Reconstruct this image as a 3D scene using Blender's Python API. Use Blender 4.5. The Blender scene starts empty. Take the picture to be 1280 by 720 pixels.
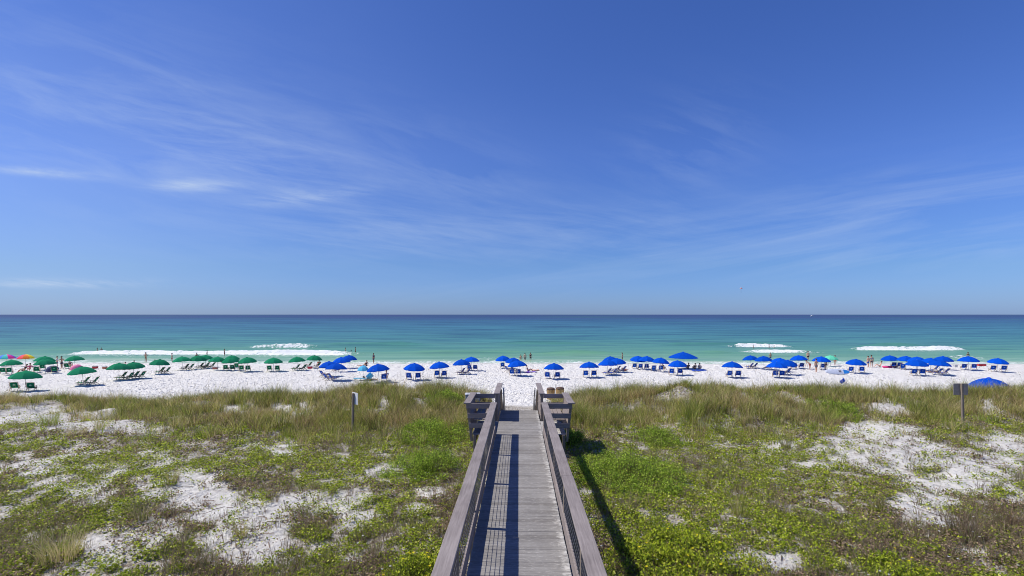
import bpy, bmesh, math, random
import numpy as np
from mathutils import Vector, Matrix
R = math.radians
random.seed(7); rng = np.random.default_rng(11)
scene = bpy.context.scene
COL = scene.collection

# ------------------------------------------------------------------ camera
F = 620.0; CX = 640.0; HY = 393.0; CAMZ = 8.4; YAW = 0.0145
cam = bpy.data.cameras.new('camera'); co = bpy.data.objects.new('camera', cam); COL.objects.link(co)
co.location = (0, 0, CAMZ); co.rotation_euler = (R(90), 0, YAW)
cam.sensor_width = 36; cam.lens = F / 1280 * 36; cam.shift_y = (HY - 360) / 1280
cam.clip_start = 0.1; cam.clip_end = 60000
scene.camera = co

# ------------------------------------------------------------------ world
SUN_EL = 55.0
W = bpy.data.worlds.new('World'); scene.world = W; W.use_nodes = True
nt = W.node_tree; nt.nodes.clear()
def N(tree, typ, **kw):
    n = tree.nodes.new(typ)
    for k, v in kw.items(): setattr(n, k, v)
    return n
class Ex:
    """tiny expression builder for math nodes"""
    def __init__(s, t): s.t = t
    def m(s, op, *a):
        n = N(s.t, 'ShaderNodeMath', operation=op)
        for i, v in enumerate(a):
            if isinstance(v, (int, float)): n.inputs[i].default_value = v
            else: s.t.links.new(v, n.inputs[i])
        return n.outputs[0]
    def vec(s, x, y, z):
        n = N(s.t, 'ShaderNodeCombineXYZ')
        for i, v in enumerate((x, y, z)):
            if isinstance(v, (int, float)): n.inputs[i].default_value = v
            else: s.t.links.new(v, n.inputs[i])
        return n.outputs[0]
    def noise(s, vec, scale, detail=4, rough=.5, dist=0):
        n = N(s.t, 'ShaderNodeTexNoise'); n.inputs['Scale'].default_value = scale
        n.inputs['Detail'].default_value = detail; n.inputs['Roughness'].default_value = rough
        n.inputs['Distortion'].default_value = dist
        if vec is not None: s.t.links.new(vec, n.inputs['Vector'])
        return n.outputs['Fac']
    def rng(s, v, a, b, c=0.0, d=1.0, smooth=False):
        n = N(s.t, 'ShaderNodeMapRange'); n.clamp = True
        if smooth: n.interpolation_type = 'SMOOTHSTEP'
        s.t.links.new(v, n.inputs[0])
        for i, q in enumerate((a, b, c, d)): n.inputs[i+1].default_value = q
        return n.outputs[0]
    def mix(s, f, a, b):
        n = N(s.t, 'ShaderNodeMix', data_type='RGBA')
        for sock, v in ((n.inputs[0], f), (n.inputs[6], a), (n.inputs[7], b)):
            if isinstance(v, (int, float)): sock.default_value = v
            elif isinstance(v, tuple): sock.default_value = (*v, 1)
            else: s.t.links.new(v, sock)
        return n.outputs[2]
    def gauss(s, u, v, u0, v0, a, b, ang=0.0):
        c, q = math.cos(ang), math.sin(ang)
        du = s.m('SUBTRACT', u, u0); dv = s.m('SUBTRACT', v, v0)
        p = s.m('DIVIDE', s.m('ADD', s.m('MULTIPLY', du, c), s.m('MULTIPLY', dv, q)), a)
        r = s.m('DIVIDE', s.m('SUBTRACT', s.m('MULTIPLY', dv, c), s.m('MULTIPLY', du, q)), b)
        return s.m('EXPONENT', s.m('MULTIPLY', s.m('ADD', s.m('MULTIPLY', p, p), s.m('MULTIPLY', r, r)), -1.0))
E = Ex(nt)
sky = N(nt, 'ShaderNodeTexSky', sky_type='NISHITA'); sky.sun_disc = False
sky.sun_elevation = R(SUN_EL); sky.sun_rotation = R(-98); sky.altitude = 0
sky.air_density = 1.0; sky.dust_density = 0.25; sky.ozone_density = 4.0
hs = N(nt, 'ShaderNodeHueSaturation'); hs.inputs['Saturation'].default_value = 1.12; hs.inputs['Value'].default_value = 1.0
nt.links.new(sky.outputs[0], hs.inputs['Color'])
tc = N(nt, 'ShaderNodeTexCoord'); sp = N(nt, 'ShaderNodeSeparateXYZ'); nt.links.new(tc.outputs['Generated'], sp.inputs[0])
yy = E.m('MAXIMUM', sp.outputs[1], 0.15)
u = E.m('DIVIDE', sp.outputs[0], yy); v = E.m('DIVIDE', sp.outputs[2], yy)
def rot_uv(ang, su, sv):
    c, q = math.cos(ang), math.sin(ang)
    a = E.m('ADD', E.m('MULTIPLY', u, c), E.m('MULTIPLY', v, q))
    b = E.m('SUBTRACT', E.m('MULTIPLY', v, c), E.m('MULTIPLY', u, q))
    return E.vec(E.m('MULTIPLY', a, su), E.m('MULTIPLY', b, sv), 3.1)
# fine fibrous cirrus, streaks falling to the right on the left side, rising on the right side
nA = E.noise(rot_uv(-0.30, 2.0, 11.0), 1.6, 9, .62, .45)
nA2 = E.noise(rot_uv(-0.14, 2.6, 26.0), 1.5, 9, .66, .35)
nB = E.noise(rot_uv(0.16, 1.3, 15.0), 1.5, 8, .6, .5)
fA = E.rng(nA, .42, .78); fA2 = E.rng(nA2, .38, .7); fB = E.rng(nB, .42, .8)
def px2uv(x, y): return (x - 649) / 620, (393 - y) / 620
terms = []
def T(px, py, a, b, ang, fib, k):
    u0, v0 = px2uv(px, py)
    g = E.gauss(u, v, u0, v0, a / 620, b / 620, ang)
    terms.append(E.m('MULTIPLY', E.m('MULTIPLY', g, fib), k))
T(260, 190, 330, 90, -0.25, fA, .17)
T(60, 120, 260, 120, -0.1, fA, .14)
T(232, 230, 50, 7, 0.0, fA2, .62)
T(50, 213, 70, 6, -0.08, fA2, .55)
T(385, 245, 80, 8, 0.10, fA2, .38)
T(300, 195, 170, 55, -0.35, fA2, .22)
T(560, 215, 150, 50, -0.3, fA, .14)
T(60, 354, 130, 5, 0.0, fA2, .75)
T(20, 352, 60, 5, 0.0, fA2, .35)
T(600, 290, 330, 34, 0.02, fA2, .20)
T(960, 290, 420, 42, 0.13, fB, .25)
T(1150, 318, 240, 22, 0.1, fB, .24)
T(860, 190, 90, 60, 0.4, fA, .18)
T(1180, 250, 240, 50, 0.1, fB, .16)
acc = terms[0]
for t_ in terms[1:]: acc = E.m('ADD', acc, t_)
# broad thin veil, stronger towards the left
veil = E.m('MULTIPLY', E.gauss(u, v, -1.05, .15, .75, .5), E.rng(E.noise(rot_uv(-0.2, 1.5, 4), 1.2, 5, .5), .2, .8, .10, .22))
acc = E.m('MINIMUM', E.m('ADD', acc, veil), .85)
# deep polarised blue overhead, cool pale air low down
tint = E.mix(E.rng(v, .10, .32), E.mix(E.rng(v, .0, .10), (.46, .70, 1.50), (.60, .81, 1.33)), (.88, .99, 1.60))
mt = N(nt, 'ShaderNodeMix', data_type='RGBA', blend_type='MULTIPLY'); mt.inputs[0].default_value = 1
nt.links.new(hs.outputs[0], mt.inputs[6]); nt.links.new(tint, mt.inputs[7])
cl = E.mix(acc, mt.outputs[2], (6.6, 8.0, 10.2))
bg = N(nt, 'ShaderNodeBackground'); bg.inputs['Strength'].default_value = 0.066
nt.links.new(cl, bg.inputs['Color'])
wo = N(nt, 'ShaderNodeOutputWorld'); nt.links.new(bg.outputs[0], wo.inputs[0])

sl = bpy.data.lights.new('sun', 'SUN'); sl.energy = 4.0; sl.angle = R(0.55); sl.color = (1, .945, .82)
so = bpy.data.objects.new('sun', sl); COL.objects.link(so); so.location = (-40, 6, 60)
dvec = Vector((.70, -.10, -1)).normalized()
so.rotation_euler = dvec.to_track_quat('-Z', 'Y').to_euler()
scene.view_settings.view_transform = 'Standard'; scene.view_settings.look = 'None'
scene.cycles.filter_width = 1.0
scene.view_settings.exposure = 0.36; scene.view_settings.gamma = 1; scene.view_settings.use_curve_mapping = False

# ------------------------------------------------------------------ numeric helpers
_tab = np.random.default_rng(3).random((256, 256))
def vn(x, y):
    x = np.asarray(x, float); y = np.asarray(y, float)
    ix = np.floor(x).astype(int); iy = np.floor(y).astype(int); fx = x - ix; fy = y - iy
    fx = fx * fx * (3 - 2 * fx); fy = fy * fy * (3 - 2 * fy)
    a = _tab[ix & 255, iy & 255]; b = _tab[(ix + 1) & 255, iy & 255]
    c = _tab[ix & 255, (iy + 1) & 255]; d = _tab[(ix + 1) & 255, (iy + 1) & 255]
    return (a * (1 - fx) + b * fx) * (1 - fy) + (c * (1 - fx) + d * fx) * fy
def fbm(x, y, s=1.0, o=4, off=0.0):
    t = 0; a = 1; n = 0
    for i in range(o):
        t = t + a * vn(x * s + off + 17.3 * i, y * s + off * 1.7 + 9.1 * i); n += a; a *= .5; s *= 2.03
    return t / n
def sstep(a, b, x):
    t = np.clip((x - a) / (b - a), 0, 1); return t * t * (3 - 2 * t)
CY_, SY_ = math.cos(YAW), math.sin(YAW)
def w2p(x, y, z):
    xc = x * CY_ + y * SY_; yc = np.maximum(-x * SY_ + y * CY_, .5)
    return CX + F * xc / yc, HY - F * (z - CAMZ) / yc
PY = [-60, 8, 14, 19.5, 21.5, 24.0, 26, 29, 33, 38, 45, 57, 75, 86, 95, 150, 400]
PZ = [3.9, 3.8, 3.75, 3.82, 4.0, 4.22, 3.95, 3.1, 2.25, 1.6, 1.25, .96, .35, 0, -.3, -2, -9]
def H(x, y):
    x = np.asarray(x, float); y = np.asarray(y, float)
    ys = y + 1.4 * (fbm(x, 0 * x, .12, 2, 5) - .5)                 # meandering ridge
    z = np.interp(ys, PY, PZ)
    r = np.exp(-((y - 23.5) / 3.2) ** 2)
    z = z + r * ((fbm(x, y, .16, 3, 40) - .48) * 1.2 + (fbm(x, y, .55, 2, 44) - .5) * .55)                # uneven crest
    z = z + r * (.34 * np.exp(-((x + 6) / 3.6) ** 2) + .22 * np.exp(-((x - 9) / 3) ** 2) + .24 * np.exp(-((x - 16.5) / 2.6) ** 2))
    z = z - r * .50 * sstep(-14, -22, x)                           # lower at the far left
    z = z - .45 * np.exp(-((y - 22) / 4.2) ** 2) * np.exp(-(x / 2.6) ** 2)   # dip where the stairs cross
    dn = sstep(34, 27, y)
    z = z + dn * ((fbm(x, y, .35, 3, 70) - .5) * .34 + (fbm(x, y, 2.1, 3, 90) - .5) * .10)
    be = sstep(27, 34, y) * sstep(86, 78, y)
    z = z + be * ((fbm(x, y, 1.5, 3, 20) - .5) * .10 - .075 * sstep(.60, .78, vn(x * 2.6, y * 2.1)) - .05 * sstep(.62, .8, vn(x * 3.7 + 9, y * 1.7)))
    return z
def at(px, py):
    dx = (px - CX) / F; dz = -(py - HY) / F
    X = dx * CY_ - SY_; Y = dx * SY_ + CY_
    t = np.arange(6, 140, .05); z = CAMZ + dz * t; h = H(X * t, Y * t)
    w = np.where((z <= np.maximum(h, 0)))[0]
    # take the first hit beyond the dune for beach things, the first hit at all for the dune
    if py < 500:
        w = w[t[w] > 30] if (t[w] > 30).any() else w
    k = w[0]; return Vector((X * t[k], Y * t[k], float(max(h[k], 0))))
# ------------------------------------------------------------------ object helpers
def tag(o, label=None, cat=None, group=None, kind=None):
    if label: o['label'] = label
    if cat: o['category'] = cat
    if group: o['group'] = group
    if kind: o['kind'] = kind
    return o
def link(o, parent=None):
    COL.objects.link(o)
    if parent: o.parent = parent
    return o
def empty(name, loc, rz=0, **kw):
    o = bpy.data.objects.new(name, None); o.location = loc; o.rotation_euler = (0, 0, rz); o.empty_display_size = .2
    link(o); tag(o, **kw); return o
def mesh_np(name, V, Fc, mats, parent=None, col=None, attrs=None, smooth=False):
    """V (n,3); Fc (m,k) with k constant"""
    me = bpy.data.meshes.new(name); V = np.asarray(V, np.float32); Fc = np.asarray(Fc, np.int32)
    me.vertices.add(len(V)); me.vertices.foreach_set('co', V.ravel())
    k = Fc.shape[1]; me.loops.add(Fc.size); me.loops.foreach_set('vertex_index', Fc.ravel())
    me.polygons.add(len(Fc)); me.polygons.foreach_set('loop_start', np.arange(0, Fc.size, k, dtype=np.int32))
    me.update(calc_edges=True)
    if smooth: me.polygons.foreach_set('use_smooth', np.ones(len(Fc), bool))
    if col is not None:
        a = me.color_attributes.new('tint', 'FLOAT_COLOR', 'POINT')
        c = np.ones((len(V), 4), np.float32); c[:, :3] = col; a.data.foreach_set('color', c.ravel())
    for n_, val in (attrs or {}).items():
        a = me.attributes.new(n_, 'FLOAT', 'POINT'); a.data.foreach_set('value', np.asarray(val, np.float32).ravel())
    me.materials.append(mats); me.validate()
    return link(bpy.data.objects.new(name, me), parent)
class MB:
    def __init__(s): s.v = []; s.f = []
    def add(s, vs, fs):
        k = len(s.v); s.v += [tuple(v) for v in vs]; s.f += [tuple(i + k for i in f) for f in fs]; return s
    def box(s, x0, x1, y0, y1, z0, z1):
        vs = [(x, y, z) for z in (z0, z1) for y in (y0, y1) for x in (x0, x1)]
        return s.add(vs, [(0, 2, 3, 1), (4, 5, 7, 6), (0, 1, 5, 4), (2, 6, 7, 3), (0, 4, 6, 2), (1, 3, 7, 5)])
    def bar(s, p, q, w, h, up=(0, 0, 1)):
        p = Vector(p); q = Vector(q); d = (q - p).normalized(); up = Vector(up)
        a = d.cross(up)
        if a.length < 1e-4: a = d.cross(Vector((0, 1, 0)))
        a.normalize(); b = a.cross(d).normalized()
        vs = []
        for e in (p, q):
            for i, j in ((-1, -1), (1, -1), (1, 1), (-1, 1)): vs.append(e + a * (w / 2 * i) + b * (h / 2 * j))
        return s.add(vs, [(3, 2, 1, 0), (4, 5, 6, 7), (0, 1, 5, 4), (1, 2, 6, 5), (2, 3, 7, 6), (3, 0, 4, 7)])
    def tube(s, pts, r, n=8, cap=True):
        pts = [Vector(p) for p in pts]; rs = r if isinstance(r, (list, tuple)) else [r] * len(pts); rings = []
        k = len(s.v)
        for i, p in enumerate(pts):
            d = (pts[min(i + 1, len(pts) - 1)] - pts[max(i - 1, 0)]).normalized()
            a = d.cross(Vector((0, 0, 1)));
            if a.length < .05: a = d.cross(Vector((1, 0, 0)))
            a.normalize(); b = d.cross(a)
            for j in range(n):
                t = 2 * math.pi * j / n; s.v.append(tuple(p + (a * math.cos(t) + b * math.sin(t)) * rs[i]))
        for i in range(len(pts) - 1):
            for j in range(n):
                s.f.append((k + i * n + j, k + i * n + (j + 1) % n, k + (i + 1) * n + (j + 1) % n, k + (i + 1) * n + j))
        if cap:
            s.f.append(tuple(k + j for j in reversed(range(n)))); s.f.append(tuple(k + (len(pts) - 1) * n + j for j in range(n)))
        return s
    def lathe(s, prof, n=24, c=(0, 0, 0)):
        k = len(s.v)
        for r, z in prof:
            for j in range(n):
                t = 2 * math.pi * j / n; s.v.append((c[0] + r * math.cos(t), c[1] + r * math.sin(t), c[2] + z))
        for i in range(len(prof) - 1):
            for j in range(n):
                s.f.append((k + i * n + j, k + i * n + (j + 1) % n, k + (i + 1) * n + (j + 1) % n, k + (i + 1) * n + j))
        s.f.append(tuple(k + j for j in reversed(range(n)))); s.f.append(tuple(k + (len(prof) - 1) * n + j for j in range(n)))
        return s
    def build(s, name, mat, parent=None, smooth=False, bevel=0):
        me = bpy.data.meshes.new(name); me.from_pydata(s.v, [], s.f); me.update(); me.materials.append(mat)
        bm = bmesh.new(); bm.from_mesh(me); bmesh.ops.recalc_face_normals(bm, faces=bm.faces); bm.to_mesh(me); bm.free()
        if smooth: me.polygons.foreach_set('use_smooth', [True] * len(me.polygons))
        o = link(bpy.data.objects.new(name, me), parent)
        if bevel:
            b = o.modifiers.new('bevel', 'BEVEL'); b.width = bevel; b.segments = 1; b.limit_method = 'ANGLE'
        return o
def copy_tree(o, parent=None):
    c = o.copy(); COL.objects.link(c); c.parent = parent
    for ch in list(o.children): copy_tree(ch, c)
    return c
# ------------------------------------------------------------------ materials
def newmat(name):
    m = bpy.data.materials.new(name); m.use_nodes = True
    return m, m.node_tree, m.node_tree.nodes['Principled BSDF'], Ex(m.node_tree)
def plain(name, c, rough=.7, var=.12, scale=6, bump=0.0, spec=.3, metal=0, trans=0):
    m, t, b, e = newmat(name)
    tc = N(t, 'ShaderNodeTexCoord'); n = e.noise(tc.outputs['Object'], scale, 5, .6)
    f = e.rng(n, .3, .7)
    if trans:
        oi = N(t, 'ShaderNodeObjectInfo'); f = e.m('ADD', e.m('MULTIPLY', f, .4), e.m('MULTIPLY', oi.outputs['Random'], .6)); var = .22
    lo = tuple(x * (1 - var) for x in c); hi = tuple(min(x * (1 + var), 1) for x in c)
    t.links.new(e.mix(f, lo, hi), b.inputs['Base Color'])
    b.inputs['Roughness'].default_value = rough; b.inputs['Specular IOR Level'].default_value = spec; b.inputs['Metallic'].default_value = metal
    if bump:
        bn = N(t, 'ShaderNodeBump'); bn.inputs['Strength'].default_value = bump; bn.inputs['Distance'].default_value = .02
        t.links.new(n, bn.inputs['Height']); t.links.new(bn.outputs[0], b.inputs['Normal'])
    if trans:
        tr = N(t, 'ShaderNodeBsdfTranslucent'); tr.inputs['Color'].default_value = (*[min(1, x * 1.5) for x in c], 1)
        mx = N(t, 'ShaderNodeMixShader'); mx.inputs[0].default_value = trans
        t.links.new(b.outputs[0], mx.inputs[1]); t.links.new(tr.outputs[0], mx.inputs[2])
        t.links.new(mx.outputs[0], t.nodes['Material Output'].inputs[0])
    return m
def foliage_mat():
    m, t, b, e = newmat('leaf_and_blade')
    a = N(t, 'ShaderNodeAttribute', attribute_name='tint')
    t.links.new(a.outputs['Color'], b.inputs['Base Color']); b.inputs['Roughness'].default_value = .6
    b.inputs['Specular IOR Level'].default_value = .12
    tr = N(t, 'ShaderNodeBsdfTranslucent'); t.links.new(a.outputs['Color'], tr.inputs['Color'])
    mx = N(t, 'ShaderNodeMixShader'); mx.inputs[0].default_value = .42
    t.links.new(b.outputs[0], mx.inputs[1]); t.links.new(tr.outputs[0], mx.inputs[2])
    t.links.new(mx.outputs[0], t.nodes['Material Output'].inputs[0]); return m
LEAF = foliage_mat()
def sand_mat():
    m, t, b, e = newmat('white_quartz_sand')
    g = N(t, 'ShaderNodeNewGeometry'); p = g.outputs['Position']
    sp = N(t, 'ShaderNodeSeparateXYZ'); t.links.new(p, sp.inputs[0])
    n1 = e.noise(p, .5, 5, .6); n2 = e.noise(p, 6, 5, .6)
    c = e.mix(e.rng(n1, .3, .7), (.745, .72, .68), (.82, .80, .76))
    # dark specks: footprint shadows put into the sand colour
    vs_ = N(t, 'ShaderNodeTexVoronoi'); vs_.inputs['Scale'].default_value = 2.4; t.links.new(e.vec(sp.outputs[0], e.m('MULTIPLY', sp.outputs[1], .55), 0), vs_.inputs['Vector'])
    c = e.mix(e.m('MULTIPLY', e.rng(n2, .56, .72), .55), c, (.36, .33, .31))
    c = e.mix(e.m('MULTIPLY', e.rng(vs_.outputs['Distance'], .20, .10), .55), c, (.34, .32, .32))
    # plant litter and humus among the dune plants
    lit = N(t, 'ShaderNodeAttribute', attribute_name='litter')
    n3 = e.noise(p, 9, 6, .7); n4 = e.noise(p, 38, 4, .7)
    lf = e.m('MULTIPLY', lit.outputs['Fac'], e.rng(e.m('ADD', n3, e.m('MULTIPLY', n4, .5)), .55, .85, .12, .95))
    c = e.mix(lf, c, e.mix(e.rng(n4, .3, .7), (.16, .125, .085), (.33, .28, .21)))
    # wet sand near the water line (height above sea level, with a wandering edge)
    wet = e.rng(e.m('ADD', sp.outputs[2], e.m('MULTIPLY', e.noise(p, .25, 3), .16)), .10, .20, 1, 0)
    c = e.mix(e.m('MULTIPLY', wet, .6), c, (.42, .38, .31))
    t.links.new(c, b.inputs['Base Color'])
    t.links.new(e.rng(wet, 0, 1, .9, .35), b.inputs['Roughness']); b.inputs['Specular IOR Level'].default_value = .25
    # footprints and wind-blown relief
    vo = N(t, 'ShaderNodeTexVoronoi'); vo.inputs['Scale'].default_value = 3.2; vo.inputs['Randomness'].default_value = 1; t.links.new(p, vo.inputs['Vector'])
    vo2 = N(t, 'ShaderNodeTexVoronoi'); vo2.inputs['Scale'].default_value = 6.0; t.links.new(p, vo2.inputs['Vector'])
    fp = e.m('ADD', e.rng(vo.outputs['Distance'], .0, .42), e.m('MULTIPLY', e.rng(vo2.outputs['Distance'], 0, .4), .6))
    nn = e.m('ADD', e.m('MULTIPLY', e.noise(p, 3.5, 6, .65), 1.2), e.m('MULTIPLY', n4, .12))
    beach = e.rng(sp.outputs[1], 27, 33)
    hgt = e.m('ADD', nn, e.m('MULTIPLY', e.m('MULTIPLY', fp, beach), .9))
    bn = N(t, 'ShaderNodeBump'); bn.inputs['Strength'].default_value = 1.0; bn.inputs['Distance'].default_value = .20
    t.links.new(hgt, bn.inputs['Height']); t.links.new(bn.outputs[0], b.inputs['Normal'])
    return m
def water_mat():
    m, t, b, e = newmat('sea_water')
    g = N(t, 'ShaderNodeNewGeometry'); p = g.outputs['Position']
    sp = N(t, 'ShaderNodeSeparateXYZ'); t.links.new(p, sp.inputs[0])
    x, y = sp.outputs[0], sp.outputs[1]
    # distance from the shore -> water depth -> colour; sand bars and currents wander
    lx = e.m('DIVIDE', x, e.m('MAXIMUM', y, 50)); q = e.m('DIVIDE', 86.0, e.m('MAXIMUM', y, 60))
    wv = e.vec(e.m('MULTIPLY', lx, 2.2), e.m('MULTIPLY', q, 26), 0)
    wob = e.noise(wv, 1.0, 6, .62)
    q2 = e.m('ADD', q, e.m('MULTIPLY', e.m('SUBTRACT', wob, .5), e.rng(q, 0, .5, .02, .34)))
    cr = N(t, 'ShaderNodeValToRGB'); t.links.new(q2, cr.inputs[0])
    stops = [(0.0, (.024, .032, .12)), (.05, (.026, .042, .14)), (.13, (.030, .105, .20)), (.28, (.045, .17, .235)), (.48, (.06, .215, .225)), (.66, (.085, .25, .205)), (.82, (.125, .30, .20)), (.93, (.20, .37, .26)), (1.0, (.36, .47, .34))]
    while len(cr.color_ramp.elements) < len(stops): cr.color_ramp.elements.new(.5)
    for el, (ps, c) in zip(cr.color_ramp.elements, stops): el.position = ps; el.color = (*c, 1)
    # darker wind streaks
    st = e.noise(e.vec(e.m('MULTIPLY', lx, 5), e.m('MULTIPLY', q, 90), 4), 1.0, 5, .6)
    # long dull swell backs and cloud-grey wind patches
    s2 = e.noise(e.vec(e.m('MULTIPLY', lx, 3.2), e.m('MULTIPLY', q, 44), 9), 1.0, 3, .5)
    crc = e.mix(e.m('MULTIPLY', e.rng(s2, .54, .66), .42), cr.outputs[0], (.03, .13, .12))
    c = e.mix(e.m('MULTIPLY', e.m('MULTIPLY', e.rng(st, .46, .60), .75), e.rng(q, .45, .75, 1, .2)), crc, (.012, .055, .12))
    fo = N(t, 'ShaderNodeAttribute', attribute_name='foam')
    fn = e.noise(e.vec(x, e.m('MULTIPLY', y, .6), sp.outputs[2]), 1.6, 6, .7)
    ff = e.rng(e.m('ADD', fo.outputs['Fac'], e.m('MULTIPLY', e.m('SUBTRACT', fn, .5), 2.0)), .36, .70)
    ff = e.m('MULTIPLY', ff, e.rng(fo.outputs['Fac'], .02, .12))
    c = e.mix(ff, c, (.70, .72, .72))
    t.links.new(c, b.inputs['Base Color'])
    t.links.new(e.rng(ff, 0, 1, .22, .9), b.inputs['Roughness']); b.inputs['Specular IOR Level'].default_value = .10; b.inputs['IOR'].default_value = 1.33
    wv2 = e.noise(e.vec(e.m('MULTIPLY', x, .35), y, 0), .9, 6, .6)
    wv3 = e.noise(e.vec(e.m('MULTIPLY', x, .25), y, 0), .16, 4, .55)
    hh = e.m('ADD', e.m('MULTIPLY', wv2, .35), wv3)
    bn = N(t, 'ShaderNodeBump'); bn.inputs['Strength'].default_value = .9; bn.inputs['Distance'].default_value = .6
    t.links.new(hh, bn.inputs['Height']); t.links.new(bn.outputs[0], b.inputs['Normal'])
    # wave facets tilt towards the viewer, so a rough sea never reaches the mirror value of flat water
    b.inputs['Specular IOR Level'].default_value = 0; b.inputs['Specular IOR Level'].default_value = 0
    df = N(t, 'ShaderNodeBsdfDiffuse'); t.links.new(c, df.inputs['Color']); t.links.new(bn.outputs[0], df.inputs['Normal'])
    gl = N(t, 'ShaderNodeBsdfGlossy'); gl.inputs['Roughness'].default_value = .16; t.links.new(bn.outputs[0], gl.inputs['Normal'])
    fr = N(t, 'ShaderNodeFresnel'); fr.inputs['IOR'].default_value = 1.33; t.links.new(bn.outputs[0], fr.inputs['Normal'])
    fac = e.m('MULTIPLY', e.m('MINIMUM', e.m('MULTIPLY', fr.outputs[0], .6), .24), e.rng(ff, 0, 1, 1, .05))
    mx = N(t, 'ShaderNodeMixShader'); t.links.new(fac, mx.inputs[0]); t.links.new(df.outputs[0], mx.inputs[1]); t.links.new(gl.outputs[0], mx.inputs[2])
    t.links.new(mx.outputs[0], t.nodes['Material Output'].inputs[0])
    return m
def wood_mat(name, lo, hi, axis='X', dusty=False, rough=.8):
    m, t, b, e = newmat(name)
    g = N(t, 'ShaderNodeNewGeometry'); p = g.outputs['Position']; sp = N(t, 'ShaderNodeSeparateXYZ'); t.links.new(p, sp.inputs[0])
    x, y, z = sp.outputs[0], sp.outputs[1], sp.outputs[2]
    s = dict(X=(2, 40, 40), Y=(40, 2, 40), Z=(40, 40, 2))[axis]
    gr = e.noise(e.vec(e.m('MULTIPLY', x, s[0]), e.m('MULTIPLY', y, s[1]), e.m('MULTIPLY', z, s[2])), 1.0, 5, .65, .4)
    big = e.noise(p, 1.3, 5, .6)
    c = e.mix(e.rng(e.m('ADD', e.m('MULTIPLY', gr, .6), e.m('MULTIPLY', big, .4)), .35, .65), lo, hi)
    if dusty:
        ri = N(t, 'ShaderNodeAttribute', attribute_name='plank')
        c = e.mix(e.m('MULTIPLY', ri.outputs['Fac'], .6), c, (.12, .11, .105))
        # white sand trodden on to the boards, thick along the right hand edge
        sn = e.noise(e.vec(e.m('MULTIPLY', x, 3.0), e.m('MULTIPLY', y, 5), 0), 1.7, 7, .76)
        edge = e.rng(x, .50, .77, 0, .20, True)
        sd = e.rng(e.m('ADD', sn, edge), .63, .78)
        c = e.mix(e.m('MULTIPLY', sd, .75), c, (.56, .545, .53))
        fine = e.noise(e.vec(e.m('MULTIPLY', x, 5.0), e.m('MULTIPLY', y, 26), 0), 1.6, 5, .75)
        c = e.mix(e.m('MULTIPLY', e.rng(fine, .54, .68), .7), c, (.50, .48, .46))
    t.links.new(c, b.inputs['Base Color']); b.inputs['Roughness'].default_value = rough; b.inputs['Specular IOR Level'].default_value = .2
    bn = N(t, 'ShaderNodeBump'); bn.inputs['Strength'].default_value = .35; bn.inputs['Distance'].default_value = .01
    t.links.new(gr, bn.inputs['Height']); t.links.new(bn.outputs[0], b.inputs['Normal'])
    return m
SAND = sand_mat(); WATER = water_mat()
DECK = wood_mat('weathered_deck_boards', (.155, .147, .145), (.30, .288, .283), 'X', dusty=True)
CAP = wood_mat('brown_stained_rail_boards', (.165, .140, .132), (.30, .262, .250), 'Y', rough=.65)
POSTM = wood_mat('weathered_post_wood', (.15, .125, .10), (.30, .25, .20), 'Z')
BOARD = wood_mat('cross_board_wood', (.18, .15, .14), (.32, .275, .26), 'X')
WIRE = plain('galvanised_wire', (.13, .13, .14), .5, metal=.5)
PIPE = plain('grey_metal_pipe', (.32, .32, .33), .4, metal=.6)

# ------------------------------------------------------------------ layout of bare sand and plants on the dune (read from photo pixels)
SANDP = [(20,640,60,12,.5),(120,620,70,14,.6),(200,660,60,16,.7),(455,690,30,16,.6),(170,540,60,9,.6),(1180,650,60,10,.6),(70,524,115,17,1),(60,585,120,22,.62),(150,575,60,10,.4),(215,560,60,8,.75),(330,557,45,6,.7),(228,610,52,28,.95),(305,655,62,40,1),(330,690,90,20,.8),(388,628,45,16,.8),
 (420,640,45,24,.75),(534,614,38,15,.8),(490,585,18,13,.75),(130,680,45,16,.7),(235,508,18,6,.9),(295,512,24,9,.95),(367,512,22,12,.95),(488,505,9,10,.8),(60,610,60,10,.55),(250,675,30,12,.7),(500,640,40,10,.4),
 (1085,545,85,13,1),(1130,570,100,23,1),(1205,592,85,28,1),(1155,628,55,18,.95),(1262,562,45,24,.9),(1275,625,40,10,.8),(955,702,38,18,.8),(1245,695,50,16,.75),(1114,507,26,15,.95),(1230,507,16,8,1),
 (1008,512,13,7,.9),(1170,503,30,6,.7),(870,520,40,20,.35),(935,697,18,18,.7),(1005,560,40,8,.6),(900,560,60,10,.3),(742,632,10,18,.6),(1060,700,30,6,.4),(1000,640,30,6,.3)]
def sandness(px, py):
    s = np.zeros_like(px)
    for a, b, c, d, k in SANDP:
        q = ((px - a) / c) ** 2 + ((py - b) / d) ** 2
        s = np.maximum(s, k * .97 * np.exp(-.7 * q ** 1.5))
    return s
def cover(x, y, z=None):
    """0..1 wanted plant cover"""
    if z is None: z = H(x, y)
    px, py = w2p(x, y, z)
    px = px + (fbm(x, y, .9, 4, 33) - .5) * 60; py = py + (fbm(x, y, .9, 4, 66) - .5) * 30
    s = sandness(px, py)
    out = (px < -40) | (px > 1320)
    s = np.where(out, sstep(.5, .65, fbm(x, y, .12, 3, 12)), s)
    n = fbm(x, y, 1.6, 4, 150)
    c = 1 - sstep(.20, .86, s * 1.0 + (n - .5) * 1.45)
    edge = sstep(29, 26, y + (fbm(x, y, .5, 2, 8) - .5) * 2)
    return np.clip(c, 0.0, 1) * edge

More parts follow.
